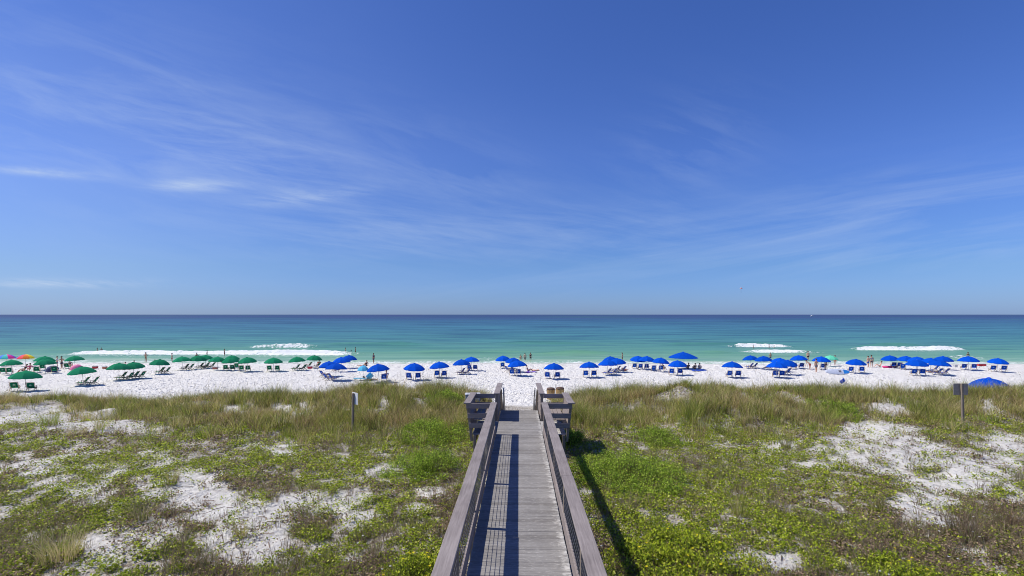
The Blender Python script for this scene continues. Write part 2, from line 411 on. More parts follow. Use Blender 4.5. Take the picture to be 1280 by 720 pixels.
# ------------------------------------------------------------------ ground sheet
def axis(parts):
    a = [parts[0][0]]
    for lo, hi, n, g in parts:
        t = np.linspace(0, 1, n + 1)[1:]
        if g > 1: t = (g ** (t * 3) - 1) / (g ** 3 - 1)
        if g < 0: t = 1 - ((-g) ** ((1 - t) * 3) - 1) / ((-g) ** 3 - 1)
        a += list(lo + (hi - lo) * t)
    return np.array(a)
gx = axis([(-900, -90, 24, -2.2), (-90, -42, 110, 1), (-42, 42, 620, 1), (42, 90, 110, 1), (90, 900, 24, 2.2)])
gy = axis([(-300, 3, 30, -2.2), (3, 29, 210, 1), (29, 60, 215, 1), (60, 92, 130, 1), (92, 400, 30, 2.2)])
GX, GY = np.meshgrid(gx, gy); GZ = H(GX, GY)
nx = len(gx); idx = np.arange(len(gy) * nx).reshape(len(gy), nx)
Q = np.stack([idx[:-1, :-1], idx[:-1, 1:], idx[1:, 1:], idx[1:, :-1]], -1).reshape(-1, 4)
lit = cover(GX, GY, GZ)
lit = np.clip(lit * .9 + .26 * sstep(29, 26, GY), 0, 1)
g = mesh_np('sand_ground', np.stack([GX, GY, GZ], -1).reshape(-1, 3), Q, SAND, attrs=dict(litter=lit), smooth=True)
tag(g, 'white sand of the beach and the dunes', 'sand', kind='structure')

# ------------------------------------------------------------------ sea with swell and breakers
wx = axis([(-20000, -130, 40, -3), (-130, 130, 760, 1), (130, 20000, 40, 3)])
wy = axis([(80, 150, 230, 1), (150, 400, 150, 1.5), (400, 20000, 60, 3)])
WX, WY = np.meshgrid(wx, wy)
def Yof(py): return CAMZ * F / (py - HY)
near = np.exp(-((WY - 90) / 160) ** 2) * (np.abs(WX) < 400)
zz = .10 * near * np.sin(WY * .62 + 2.2 * fbm(WX, WY, .03, 2, 3) * 6) * fbm(WX, WY, .035, 2, 9)
foam = np.zeros_like(WX)
# (px left, px right, py, height, foam depth towards shore, foam amount)
BR = [(62, 466, 442.6, .62, 5.0, 1), (292, 415, 434.5, .75, 2.2, .7), (330, 445, 440.5, .35, 5, .75), (893, 1000, 432.8, .75, 4.5, 1), (905, 1034, 440.0, .35, 2.6, .9), (1038, 1210, 436.4, .62, 4.2, 1),
      (1150, 1232, 446.0, .30, 3.0, .8), (1245, 1330, 449.0, .25, 3.0, .85), (-60, 40, 447.5, .25, 2, .6), (500, 700, 449.2, .12, .6, .25), (100, 230, 449.3, .12, .6, .3),
      (-80, 260, 430, .45, 0, 0), (370, 560, 431.5, .85, 0, 0), (480, 700, 440.5, .55, 0, 0), (640, 800, 441.5, .6, 0, 0), (600, 760, 429, .5, 0, 0), (800, 1000, 430, .7, 0, 0), (820, 960, 441, .5, 0, 0), (1040, 1180, 432, .8, 0, 0), (1130, 1290, 436, .4, 0, 0), (0, 130, 437, .5, 0, 0), (60, 330, 437.5, .4, 0, 0)]
for i, (a, b, py, hgt, dep, am) in enumerate(BR):
    Yc = Yof(py); xa = (a - 649) / F * Yc; xb = (b - 649) / F * Yc
    yc = Yc + 2.6 * (fbm(WX, 0 * WX + i, .05, 3, 7 + i) - .5) - 1.2 * (2 * (WX - xa) / (xb - xa) - 1) ** 2 * (1 if dep else 0)
    sd = np.minimum(WX - xa, xb - WX); al = sstep(0, 8 if dep else 14, sd + 2.5 * (fbm(WX, WY, .5, 2, 4 * i) - .5) * (sd > -2))
    d = WY - yc
    prof = np.where(d < 0, np.exp(-(d / (.9 if dep else 1.6)) ** 2), np.exp(-(d / 3.4) ** 2))
    bumpy = 1 + .5 * (fbm(WX, WY, 1.2, 3, i) - .5) * (1 if dep else .3)
    zz += hgt * prof * al * bumpy * (.75 + .5 * vn(WX * .12, 0 * WX + i))
    if dep:
        dd = dep * (.30 + 1.1 * fbm(WX, 0 * WX + 3 * i, .16, 3, 2 + i))
        fm = sstep(-dd - 2.2, -dd * .2, d) * sstep(.9, .1, d) * al * am * (.62 + .5 * fbm(WX, WY * 2, .35, 3, 9 + i))
        zz += .16 * fm * fbm(WX, WY, 1.8, 3, 31)
        foam = np.maximum(foam, fm)
        foam = np.maximum(foam, .33 * am * sstep(-dd - 6, -dd, d) * sstep(.8, 0, d) * al)   # lacy backwash
# swash film on the sand, wandering edge
sw = .05 + .10 * (fbm(WX, 0 * WX, .09, 3, 21) - .5)
zz = np.where(WY < 90, zz * sstep(84, 92, WY) , zz); zz = zz + sw * np.exp(-((WY - 84) / 3) ** 2)
dpt = zz - H(WX, WY)
foam = np.maximum(foam, .52 * sstep(.16, .02, np.abs(dpt - .03)) * (WY < 92) * (.4 + fbm(WX, WY, .3, 3, 2)))
foam = np.maximum(foam, .36 * (WY < 96) * (WY > 84) * sstep(.55, .72, fbm(WX, WY * 2.5, .12, 4, 77)))
idx = np.arange(len(wy) * len(wx)).reshape(len(wy), len(wx))
Q = np.stack([idx[:-1, :-1], idx[:-1, 1:], idx[1:, 1:], idx[1:, :-1]], -1).reshape(-1, 4)
sea = mesh_np('water', np.stack([WX, WY, zz], -1).reshape(-1, 3), Q, WATER, attrs=dict(foam=foam), smooth=True)
tag(sea, 'turquoise sea with small breaking waves', 'sea', kind='structure')
_zz = (wx, wy, zz)
def water_z(x, y):
    i = int(np.clip(np.searchsorted(wx, x), 0, len(wx) - 1)); j = int(np.clip(np.searchsorted(wy, y), 0, len(wy) - 1))
    return float(zz[j, i])

# ------------------------------------------------------------------ boardwalk
def dz(y): return 4.70 - .0137 * y
bw = empty('boardwalk', (0, 0, 0))
tag(bw, 'long weathered wooden boardwalk with brown railings leading over the dune to the beach', 'boardwalk')
HW = .765; Y0, Y1 = -3.0, 20.6; BA, BB = 16.25, 18.45     # bench bay
m = MB(); pl_attr = []; y = Y0; k = 0; rr = random.Random(5)
def shadeadd(m, n): pl_attr.extend([rr.random()] * 0)
vals = []
while y < Y1 - .05:
    w = .138; j = rr.uniform(-.004, .004); zt = dz(y) + rr.uniform(-.003, .002)
    for xa, xb in ((-HW, HW),):
        m.box(xa + j, xb + j, y, y + w - .007, zt - .035, zt); vals += [rr.random() ** 2] * 8
    if BA < y < BB - .1:
        for s in (-1, 1):
            a, b = sorted((s * (HW + .01), s * 1.54)); m.box(a, b, y, y + w - .007, zt - .035, zt); vals += [rr.random() ** 2] * 8
    y += w
dk = m.build('deck', DECK, bw)
a = dk.data.attributes.new('plank', 'FLOAT', 'POINT'); a.data.foreach_set('value', vals)
m = MB()
for x in (-.70, 0, .70): m.bar((x, Y0, dz(Y0) - .17), (x, Y1, dz(Y1) - .17), .05, .24)
for x in (-1.46, 1.46): m.bar((x, BA, dz(BA) - .17), (x, BB, dz(BB) - .17), .05, .24)
m.build('joist', POSTM, bw)
SPC = 2.44
for s in (-1, 1):
    xr = s * .83
    def capseg(a, b, m):
        n = max(1, int(round((b - a) / 3.66))); st = (b - a) / n
        for i in range(n):
            p, q = a + i * st, a + (i + 1) * st - .006
            j1, j2 = rr.uniform(-.006, .006), rr.uniform(-.006, .006); m.bar((xr + j1, p, dz(p) + 1.01 + j2 * .5), (xr + j2, q, dz(q) + 1.01 + j1 * .5), .205, .042)
    m = MB(); capseg(Y0, BA + .08, m); rail = m.build('railing', CAP, bw, bevel=.006)
    def fas(a, b, zc, h, off, name, mat, w=.04):
        MB().bar((s * off, a, dz(a) + zc), (s * off, b, dz(b) + zc), w, h).build(name, mat, rail, bevel=.004)
    fas(Y0, BA, .915, .12, .80, 'rail_board', CAP)
    fas(Y0, BA, .17, .24, .79, 'kick_board', BOARD, .035)
    ys = [BA - .05 - SPC * i for i in range(8)]
    for yp in ys:
        MB().box(xr - .045 + s * .005, xr + .045 + s * .005, yp - .045, yp + .045, 3.0, dz(yp) + .985).build('post', POSTM, rail, bevel=.006)
    for yp in ys[:-1]:                                     # welded wire panel of each bay
        a, b = yp - SPC + .06, yp - .06; m = MB(); r = .0032
        for kz in range(6):
            z = .33 + kz * .10; m.bar((s * .80, a, dz(a) + z), (s * .80, b, dz(b) + z), r * 2, r * 2)
        for ky in range(1, 22):
            q = a + (b - a) * ky / 22; m.bar((s * .80, q, dz(q) + .28), (s * .80, q, dz(q) + .86), r * 1.6, r * 1.6, up=(0, 1, 0))
        m.build('wire_panel', WIRE, rail)
    # end railing beyond the bay, boarded tight
    m = MB(); m.bar((xr, BB - .08, dz(BB) + 1.01), (xr, Y1 + .95, dz(Y1) + .99), .22, .042)
    er = m.build('end_railing', CAP, bw, bevel=.006)
    for kz in range(5):
        MB().bar((s * .81, BB, dz(BB) + .14 + kz * .2), (s * .81, Y1 + .05, dz(Y1) + .14 + kz * .2), .035, .17).build('rail_board', BOARD, er, bevel=.004)
    for yp in (BB, Y1 - .05, Y1 + .85):
        MB().box(xr - .045 + s * .02, xr + .045 + s * .02, yp - .045, yp + .045, (3.0 if yp < Y1 else 2.8), dz(yp) + .985).build('post', POSTM, er, bevel=.006)
    # bench bay with outward leaning back
    bench = MB()
    for i in range(3):
        x = s * (1.14 + i * .15); bench.bar((x, BA + .1, dz(BA) + .45), (x, BB - .1, dz(BB) + .45), .135, .035)
    be = bench.build('bench', BOARD, bw, bevel=.005)
    xt, xb = 1.70, 1.56
    def lean(z): return s * (xb + (xt - xb) * z / 1.0)
    for zc in (.16, .34, .52, .70, .88):
        MB().bar((lean(zc), BA + .03, dz(BA) + zc), (lean(zc), BB - .03, dz(BB) + zc), .035, .165, up=(s * .14, 0, .99)).build('back_board', BOARD, be, bevel=.004)
    MB().bar((s * xt, BA - .08, dz(BA) + 1.02), (s * xt, BB + .08, dz(BB) + 1.02), .23, .04).build('back_cap', CAP, be, bevel=.006)
    for yy_, nm in ((BA, 'side'), (BB, 'side')):
        for zc in (.28, .60, .92):
            MB().bar((s * .90, yy_, dz(yy_) + zc), (lean(zc) + s * .05, yy_, dz(yy_) + zc), .036, .165).build('side_board', BOARD, be, bevel=.004)
        MB().bar((s * xb, yy_ + (.06 if yy_ == BA else -.06), dz(yy_) - .25), (lean(.98), yy_ + (.06 if yy_ == BA else -.06), dz(yy_) + .98), .085, .085, up=(0, 1, 0)).build('post', POSTM, be, bevel=.005)
        MB().box(s * 1.46 - .045, s * 1.46 + .045, yy_ - .045, yy_ + .045, 3.0, dz(yy_) - .03).build('leg', POSTM, be, bevel=.005)
# stairs down to the beach
NST = 13; m = MB(); rs, rn = .172, .30; ztop = dz(Y1)
for i in range(NST):
    yb = Y1 + i * rn; z = ztop - rs * (i + 1); m.box(-HW, HW, yb, yb + rn - .02, z - .04, z)
st = m.build('stairs', DECK, bw); a = st.data.attributes.new('plank', 'FLOAT', 'POINT'); a.data.foreach_set('value', [rr.random() ** 2 for _ in range(NST) for _ in range(8)])
for s in (-1, 1):
    MB().bar((s * .79, Y1, ztop - .18), (s * .79, Y1 + NST * rn, ztop - .18 - NST * rs), .045, .28).build('stringer', POSTM, st)
    MB().bar((s * .84, Y1 + .9, ztop + .72), (s * .84, Y1 + NST * rn, ztop + .98 - NST * rs), .18, .04).build('stair_cap', CAP, st)
    for i in (5, 9, 12):
        yb = Y1 + i * rn; z = ztop - rs * i; MB().box(s * .84 - .04, s * .84 + .04, yb - .04, yb + .04, 1.5, z + .95).build('post', POSTM, st)
    hr = MB(); x = s * .66; y2 = Y1 + 3.4; z2 = ztop - 3.4 / rn * rs
    hr.tube([(x, Y1 + .1, ztop), (x, Y1 + .1, ztop + .80), (x, Y1 + .18, ztop + .88), (x, Y1 + .55, ztop + .85), (x, y2, z2 + .88), (x, y2, z2)], .02)
    hr.tube([(x, Y1 + .1, ztop + .45), (x, y2, z2 + .45)], .016)
    hr.build('pipe_handrail', PIPE, st, smooth=True)

# ------------------------------------------------------------------ plants
def blades(cx, cy, cz, n_per, hmin, hmax, spread, lean, width, palette, weights, seed, jitter=.25, seg=3):
    """grass blades grouped in tufts: returns verts, faces(quads, last degenerate-free), colours"""
    r = np.random.default_rng(seed); n = len(cx) * n_per
    X = np.repeat(cx, n_per) ; Y = np.repeat(cy, n_per); Z = np.repeat(cz, n_per)
    ang = r.uniform(0, 2 * np.pi, n); rad = spread * np.sqrt(r.random(n)); X = X + rad * np.cos(ang); Y = Y + rad * np.sin(ang)
    Hh = np.repeat(r.uniform(hmin, hmax, len(cx)), n_per) * r.uniform(.55, 1.1, n)
    la = ang + r.normal(0, .6, n); ll = lean * r.uniform(.15, 1.0, n) * Hh
    wa = r.uniform(0, np.pi, n); W_ = width * r.uniform(.6, 1.2, n)
    V = np.zeros((n, (seg + 1) * 2, 3))
    for k in range(seg + 1):
        t = k / seg; ox = ll * t ** 1.9 * np.cos(la); oy = ll * t ** 1.9 * np.sin(la); oz = Hh * (t - .22 * t * t * (ll / np.maximum(Hh, .01)))
        w = W_ * (1 - .88 * t) / 2
        V[:, 2 * k, 0] = X + ox - w * np.cos(wa); V[:, 2 * k, 1] = Y + oy - w * np.sin(wa); V[:, 2 * k, 2] = Z + oz - (.03 if k == 0 else 0)
        V[:, 2 * k + 1, 0] = X + ox + w * np.cos(wa); V[:, 2 * k + 1, 1] = Y + oy + w * np.sin(wa); V[:, 2 * k + 1, 2] = V[:, 2 * k, 2]
    b = (np.arange(n) * (seg + 1) * 2)[:, None]
    Fs = np.concatenate([b + np.array([2 * k, 2 * k + 1, 2 * k + 3, 2 * k + 2]) for k in range(seg)], 0)
    pal = np.array(palette); w8 = np.array(weights) / sum(weights)
    tuft = np.repeat(r.choice(len(pal), len(cx), p=w8), n_per); own = r.choice(len(pal), n, p=w8)
    pick = np.where(r.random(n) < .6, tuft, own)
    c = pal[pick] * r.uniform(1 - jitter, 1 + jitter, (n, 1)); C = np.repeat(c[:, None, :], (seg + 1) * 2, 1)
    return V.reshape(-1, 3), Fs, C.reshape(-1, 3)
def leaves(x, y, z, size, col, seed, tilt=.6):
    """small folded leaf: diamond of 4 verts"""
    r = np.random.default_rng(seed); n = len(x); a = r.uniform(0, 2 * np.pi, n)
    tx = r.normal(0, tilt, n); ty = r.normal(0, tilt, n)
    d1 = np.stack([np.cos(a), np.sin(a), tx], -1); d1 /= np.linalg.norm(d1, axis=1, keepdims=True)
    d2 = np.stack([-np.sin(a), np.cos(a), ty], -1); d2 /= np.linalg.norm(d2, axis=1, keepdims=True)
    P = np.stack([x, y, z], -1); s = size[:, None]
    V = np.stack([P - d1 * s * .5, P - d2 * s * .38 + d1 * s * .06, P + d1 * s * .5, P + d2 * s * .38 + d1 * s * .06], 1)
    b = (np.arange(n) * 4)[:, None]; C = np.repeat(col[:, None, :], 4, 1)
    return V.reshape(-1, 3), b + np.array([0, 1, 2, 3]), C.reshape(-1, 3)
def join(parts):
    V, Fs, C = [], [], []; k = 0
    for v_, f_, c_ in parts: V.append(v_); Fs.append(f_ + k); C.append(c_); k += len(v_)
    return np.concatenate(V), np.concatenate(Fs), np.concatenate(C)
def clear_walk(x, y):
    return (np.abs(x) > .98) & ((np.abs(x) > 1.6 + .3 * np.sin(y)) | (y < 20.4)) & ~((np.abs(x) < 1.55) & (y > 15.9) & (y < 18.8))
OL = [(.38, .38, .085), (.50, .45, .15), (.64, .53, .28), (.28, .36, .06), (.42, .29, .15), (.15, .16, .05)]
# 1. creeping ground cover
def sample(n, ya, yb, xr=None, power=1.0):
    y = ya * (yb / ya) ** rng.random(n); x = (rng.random(n) * 2 - 1) * (y * 1.12 + 4); return x, y
def wanted(x, y, z):
    c = cover(x, y, z)
    return c
n = 1150000
x, y = sample(n, 6.5, 27.5); z = H(x, y); cvr = wanted(x, y, z); px, py = w2p(x, y, z)
sp1 = fbm(x, y, .42, 4, 210); sp2 = fbm(x, y, 3.2, 3, 260); sp3 = fbm(x, y, .75, 3, 310)
dens = cvr * sstep(.36, .58, sp2 + .22 * (sp1 - .5) + .22 * (cvr - .6)) + .22 * sstep(.50, .64, fbm(x, y, 2.6, 3, 710)) + .02
ridge = sstep(20.6, 22.4, y)
dens = dens * (1 - .75 * ridge)
keep = (rng.random(n) < dens) & clear_walk(x, y)
x, y, z, sp1, sp2, sp3, px, py = [q[keep] for q in (x, y, z, sp1, sp2, sp3, px, py)]
n = len(x)
g1 = np.array([.37, .43, .03]); g2 = np.array([.12, .18, .015]); br = np.array([.21, .155, .105]); lt = np.array([.50, .50, .12])
brown = sstep(.50, .60, sp3 + .10 * (rng.random(n) - .5)) * .85
# greener towards the boardwalk and on the right mid ground
lush = np.exp(-(((px - 500) / 110) ** 2 + ((py - 560) / 40) ** 2)) + np.exp(-(((px - 800) / 110) ** 2 + ((py - 590) / 60) ** 2)) + .8 * np.exp(-(((px - 1050) / 130) ** 2 + ((py - 600) / 45) ** 2)) + np.exp(-(((px - 150) / 90) ** 2 + ((py - 580) / 25) ** 2)) + np.exp(-(((px - 60) / 90) ** 2 + ((py - 670) / 60) ** 2)) + .9 * np.exp(-(((px - 430) / 70) ** 2 + ((py - 590) / 25) ** 2))
brown = brown * (1 - .75 * np.clip(lush, 0, 1))
r1 = rng.random((n, 1)); base = g1 * r1 + g2 * (1 - r1)
base = np.where(rng.random((n, 1)) < .12, lt, base)
isb = rng.random(n) < (brown * .8 + .10); base[isb] = br * rng.uniform(.6, 1.7, (isb.sum(), 1))
base *= rng.uniform(.5, 1.75, (n, 1))
hgt = rng.random(n) ** 1.3 * (.06 + .15 * sp1 * (sp2 > .45))
size = rng.uniform(.028, .062, n) * (1 + .035 * np.maximum(y - 10, 0))
V_, F_, C_ = leaves(x, y, z + hgt + .008, size, base, 1)
gc = mesh_np('ground_cover', V_, F_, LEAF, col=C_)
tag(gc, 'low green and brown creeping plants spread over the dune sand', 'ground cover', kind='stuff')
# white blossoms dotted in the creepers
nf = 420; x, y = sample(nf, 8, 21); z = H(x, y); k = (cover(x, y, z) > .4) & clear_walk(x, y); x, y, z = x[k], y[k], z[k]
P = []
for q in range(5):
    a = 2 * math.pi * q / 5; P.append(leaves(x + .013 * math.cos(a), y + .013 * math.sin(a), z + .17, np.full(len(x), .034), np.full((len(x), 3), .62), 50 + q, .25))
V_, F_, C_ = join(P)
tag(mesh_np('white_blossoms', V_, F_, LEAF, col=C_), 'tiny white blossoms scattered in the green creepers', 'flowers', kind='stuff')
# 2. thin dry grass spread over the dune flat
n = 24000; x, y = sample(n, 7, 21.5); z = H(x, y); c = cover(x, y, z)
k = (rng.random(n) < (.06 + .5 * c * sstep(.42, .62, fbm(x, y, .5, 3, 410)))) & clear_walk(x, y); x, y, z = x[k], y[k], z[k]
DRY = [(.31, .25, .16), (.23, .16, .10), (.22, .24, .08), (.38, .32, .22), (.17, .125, .085)]
V_, F_, C_ = blades(x, y, z, 15, .12, .42, .10, .85, .010, DRY, [3, 3, 3, 2, 2], 5)
tag(mesh_np('dry_grass', V_, F_, LEAF, col=C_), 'sparse dry brown grass among the creepers', 'grass', kind='stuff')
# 3. dense grass on the dune ridge
n = 36000; x = rng.uniform(-34, 34, n); y = rng.uniform(16.5, 27.8, n); z = H(x, y); px, py = w2p(x, y, z)
c = cover(x, y, z); lo_ = np.where(x < 0, 19.4, 20.6) + (fbm(x, 0 * x, .3, 3, 14) - .5) * 3 + 2.2 * sstep(-14, -18, x)
clump = fbm(x, y, 1.15, 2, 505); hue = fbm(x, y, .7, 3, 555)
d = sstep(0, 1.6, y - lo_) * (.05 + c) * sstep(27.8, 26, y) * sstep(.22, .46, clump) + .16 * sstep(-3, 0, y - lo_) * c * (y < lo_ + 1.6)
d *= 1 - .75 * sstep(-18.5, -22, x) * sstep(25.5, 23, y)
k = (rng.random(n) < d * .75) & clear_walk(x, y); x, y, z, clump, hue = x[k], y[k], z[k], clump[k], hue[k]
parts_ = []; OLn = np.array(OL)
cls = rng.random(len(x)) * .5 + (hue - .3) * 1.4
for q_, (lo2, hi2, wts, hm_, hx_, sp_, le_, nb) in enumerate([(-9, .34, [4, 2, 1, 5, 1, 4], .35, .72, .15, .7, 25), (.34, .56, [3, 4, 3, 3, 2, 3], .28, .66, .17, .95, 24), (.56, .80, [1, 4, 5, 2, 3, 2], .25, .60, .17, 1.0, 22), (.80, 9, [.6, 2, 3, 1, 6, 3], .18, .48, .18, 1.1, 20)]):
    k = (cls >= lo2) & (cls < hi2); tall = 1
    for big in (0, 1):
        kk = k & ((clump > .60) == bool(big)); f_ = 1.42 if big else .95
        if kk.sum(): parts_.append(blades(x[kk], y[kk], z[kk], nb, hm_ * f_, hx_ * f_, sp_, le_, .016, OL, wts, 600 + q_ * 2 + big, .60))
V_, F_, C_ = join(parts_)
tag(mesh_np('dune_grass', V_, F_, LEAF, col=C_), 'dense olive and tan grass covering the dune ridge', 'dune grass', kind='stuff')
# sea oat stalks rising above it
n = 620; x = rng.uniform(-32, 32, n); y = rng.uniform(20, 27.2, n); k = clear_walk(x, y) & (np.abs(x) > 1.4); x, y = x[k], y[k]; z = H(x, y)
B1 = blades(x, y, z, 2, .75, 1.25, .12, .35, .007, [(.26, .22, .13), (.17, .15, .07)], [2, 1], 9)
hx = B1[0].reshape(-1, 8, 3)[:, 6]; hp = np.repeat(hx, 7, 0); q = len(hp)
B2 = leaves(hp[:, 0] + rng.normal(0, .018, q), hp[:, 1] + rng.normal(0, .018, q), hp[:, 2] - rng.random(q) * .2, rng.uniform(.02, .045, q), np.tile((.30, .25, .15), (q, 1)), 10, 1.5)
V_, F_, C_ = join([B1, B2])
tag(mesh_np('sea_oats', V_, F_, LEAF, col=C_), 'thin straw coloured sea oat stalks rising from the ridge', 'sea oats', kind='stuff')
# fallen twigs and roots on open sand
n = 9000; x, y = sample(n, 7, 24); z = H(x, y); c = cover(x, y, z); k = (rng.random(n) < .25 + .5 * (c < .6)) & clear_walk(x, y); x, y, z = x[k], y[k], z[k]
n = len(x); a = rng.uniform(0, 2 * np.pi, n); L = rng.uniform(.05, .30, n); w = rng.uniform(.003, .008, n)
dx, dy = np.cos(a), np.sin(a); z2 = H(x + dx * L, y + dy * L)
V_ = np.stack([np.stack([x - dy * w, y + dx * w, z + .012], -1), np.stack([x + dy * w, y - dx * w, z + .02], -1), np.stack([x + dx * L + dy * w, y + dy * L - dx * w, z2 + .03], -1), np.stack([x + dx * L - dy * w, y + dy * L + dx * w, z2 + .022], -1)], 1).reshape(-1, 3)
C_ = np.repeat(np.array([.15, .11, .08]) * rng.uniform(.5, 1.9, (n, 1)), 4, 0)
tag(mesh_np('twig_litter', V_, (np.arange(n) * 4)[:, None] + np.arange(4), LEAF, col=C_), 'dry twigs and roots littering the open sand', 'twigs', kind='stuff')

# 4. individual shrubs
def shrub(px, py, wpx, hm, name, label, cat, pal, seed, flowers=0, dens=1.0, group=None, leafy=.045, n_stem=70):
    p = at(px, py); rad = wpx / F * p.y / 2; r = np.random.default_rng(seed)
    root = empty(name, p, 0, label=label, cat=cat, group=group)
    ns = int(n_stem * dens * max(1, (rad / .8) ** 2)); a = r.uniform(0, 2 * np.pi, ns); rad_a = 1 + .38 * (vn(2.2 * np.cos(a) + seed, 2.2 * np.sin(a) + seed) - .5) * 2; q = rad * rad_a * r.random(ns) ** .62; sx, sy = q * np.cos(a), q * np.sin(a)
    hh = hm * np.clip(1.05 - .75 * (q / rad) ** 1.5, .22, 1.1) * r.uniform(.65, 1.12, ns) * (.55 + .9 * vn(sx * 2.4 + seed, sy * 2.4))
    gz = H(p.x + sx, p.y + sy) - p.z; ex = sx + .28 * hh * np.cos(a) * q / rad + r.normal(0, .05, ns); ey = sy + .28 * hh * np.sin(a) * q / rad + r.normal(0, .05, ns)
    sm = MB()
    ns_few = ns <= 14
    for i in range(ns):
      if ns_few: sm = MB()
      sm.tube([(sx[i] * .06, sy[i] * .06, -.06), (sx[i] * .7, sy[i] * .7, gz[i] + .03), ((sx[i] + ex[i]) / 2, (sy[i] + ey[i]) / 2, gz[i] + hh[i] * .55), (ex[i], ey[i], gz[i] + hh[i])], [.010, .008, .006, .003], 4, False)
      if ns_few: sm.build('stem', plain_cache('plant_stem', (.14, .12, .05)), root); sm = None
    if sm: sm.build('stem', plain_cache('plant_stem', (.14, .12, .05)), root)
    nl = 64; t = r.random((ns, nl)) ** .75; off = .075
    lx = sx[:, None] * (1 - t) + ex[:, None] * t + r.normal(0, off, (ns, nl)); ly = sy[:, None] * (1 - t) + ey[:, None] * t + r.normal(0, off, (ns, nl))
    lz = gz[:, None] + hh[:, None] * (.12 + .95 * t) + r.normal(0, .03, (ns, nl)); m_ = ns * nl
    pa = np.array(pal); col = pa[r.integers(0, len(pa), m_)] * r.uniform(.7, 1.3, (m_, 1))
    V_, F_, C_ = leaves(lx.ravel(), ly.ravel(), lz.ravel(), r.uniform(.6, 1.25, m_) * leafy, col, seed, 1.1)
    mesh_np('foliage', V_, F_, LEAF, root, col=C_)
    if flowers:
        i = r.integers(0, ns, flowers); P = []
        for q_ in range(8):
            aa = 2 * math.pi * q_ / 8; P.append(leaves(ex[i] + .014 * math.cos(aa), ey[i] + .014 * math.sin(aa), gz[i] + hh[i] + .07, np.full(flowers, .030), np.tile((.80, .68, .03), (flowers, 1)), seed + q_, .3))
        V_, F_, C_ = join(P); mesh_np('blossoms', V_, F_, LEAF, root, col=C_)
    return root
_pc = {}
def plain_cache(name, c, **k):
    if name not in _pc: _pc[name] = plain(name, c, **k)
    return _pc[name]
BG = [(.36, .50, .05), (.23, .36, .04), (.46, .56, .09), (.13, .20, .03)]
YG = [(.42, .50, .03), (.26, .34, .025), (.45, .48, .06), (.11, .16, .02)]
shrub(545, 548, 96, .62, 'green_shrub', 'upright bright green shrub beside the left bench of the boardwalk', 'shrub', BG, 21)
shrub(535, 588, 92, .60, 'green_shrub', 'bright green shrub left of the boardwalk railing, nearer than the one by the bench', 'shrub', BG, 22)
shrub(782, 598, 150, .62, 'green_shrub', 'wide bright green shrub right of the boardwalk, largest on the dune', 'shrub', BG, 23)
shrub(824, 552, 64, .45, 'green_shrub', 'small round green shrub behind the wide one right of the boardwalk', 'shrub', BG, 24)
shrub(712, 556, 34, .55, 'green_shrub', 'narrow green shrub in the shadow of the right boardwalk bench', 'shrub', BG, 29)
shrub(845, 706, 190, .36, 'flowering_shrub', 'yellow green shrub with small yellow flowers close to the right railing', 'shrub', YG, 25, 22, leafy=.05)
shrub(1122, 722, 80, .28, 'flowering_shrub', 'low yellow flowered shrub at the bottom edge right of centre', 'shrub', YG, 26, 6, leafy=.045)
shrub(515, 722, 70, .30, 'flowering_shrub', 'low yellow flowered shrub at the bottom edge beside the left railing', 'shrub', YG, 27, 12, leafy=.045)
shrub(1040, 516, 70, .40, 'green_shrub', 'light green shrub on the ridge left of the bare sand slope', 'shrub', BG, 28)
shrub(560, 505, 60, .42, 'green_shrub', 'green shrub on the ridge crest near the left bench', 'shrub', BG, 30)
# individual grass tufts
def tuft(px, py, hm, spread, label, pal, wts, seed, n=110):
    p = at(px, py); root = empty('grass_tuft', p, 0, label=label, cat='grass tuft', group='grass tufts standing clear of the ridge')
    v1 = blades(np.zeros(1), np.zeros(1), np.zeros(1) - .02, n, hm, hm * 1.1, spread, .75, .010, pal, wts, seed)
    mesh_np('blade_clump', *v1[:2], LEAF, root, col=v1[2]); 
G5 = [3, 3, 2, 3, 1, 1]
tuft(62, 532, .75, .30, 'olive grass tuft on the bare sand at the far left', OL, G5, 61, 220)
tuft(128, 535, .55, .22, 'small grass tuft right of the olive tuft on the bare sand', OL, G5, 62, 140)
tuft(96, 545, .5, .3, 'low spreading tuft below the bare sand slope at left', OL, G5, 68, 150)
tuft(213, 606, .55, .14, 'dark spiky tuft in the sand hollow left of centre', OL, [1, 1, 1, 4, 1, 4], 63)
tuft(176, 650, .55, .16, 'sparse grey tuft below the sand hollow at left', DRY[:3] + OL[:3], [1] * 6, 64, 90)
tuft(75, 700, .60, .34, 'large drooping grass tuft at the bottom left corner', OL, G5, 65, 340)
tuft(302, 672, .42, .10, 'thin tuft on the bright sand patch lower left', OL, G5, 66, 60)
tuft(1096, 642, .50, .14, 'pale green tuft at the lower edge of the right sand slope', OL, G5, 67, 110)
tuft(922, 645, .70, .14, 'tall thin tuft in the middle of the right dune flat', OL, G5, 69, 90)
tuft(982, 560, .45, .16, 'dry tan tuft at the left end of the right sand slope', OL, [1, 2, 4, 0, 3, 1], 70, 120)
tuft(1208, 672, .55, .30, 'reddish dry grass tuft at the lower right', DRY + [OL[4]], [2, 5, 1, 2, 3, 3], 71, 260)
tuft(1262, 660, .55, .30, 'dry grass tuft touching the right picture edge', DRY + [OL[4]], [2, 5, 1, 2, 3, 3], 72, 240)
tuft(925, 530, .55, .2, 'brown tuft below the ridge right of the boardwalk', OL, [1, 3, 3, 0, 4, 1], 73, 140)

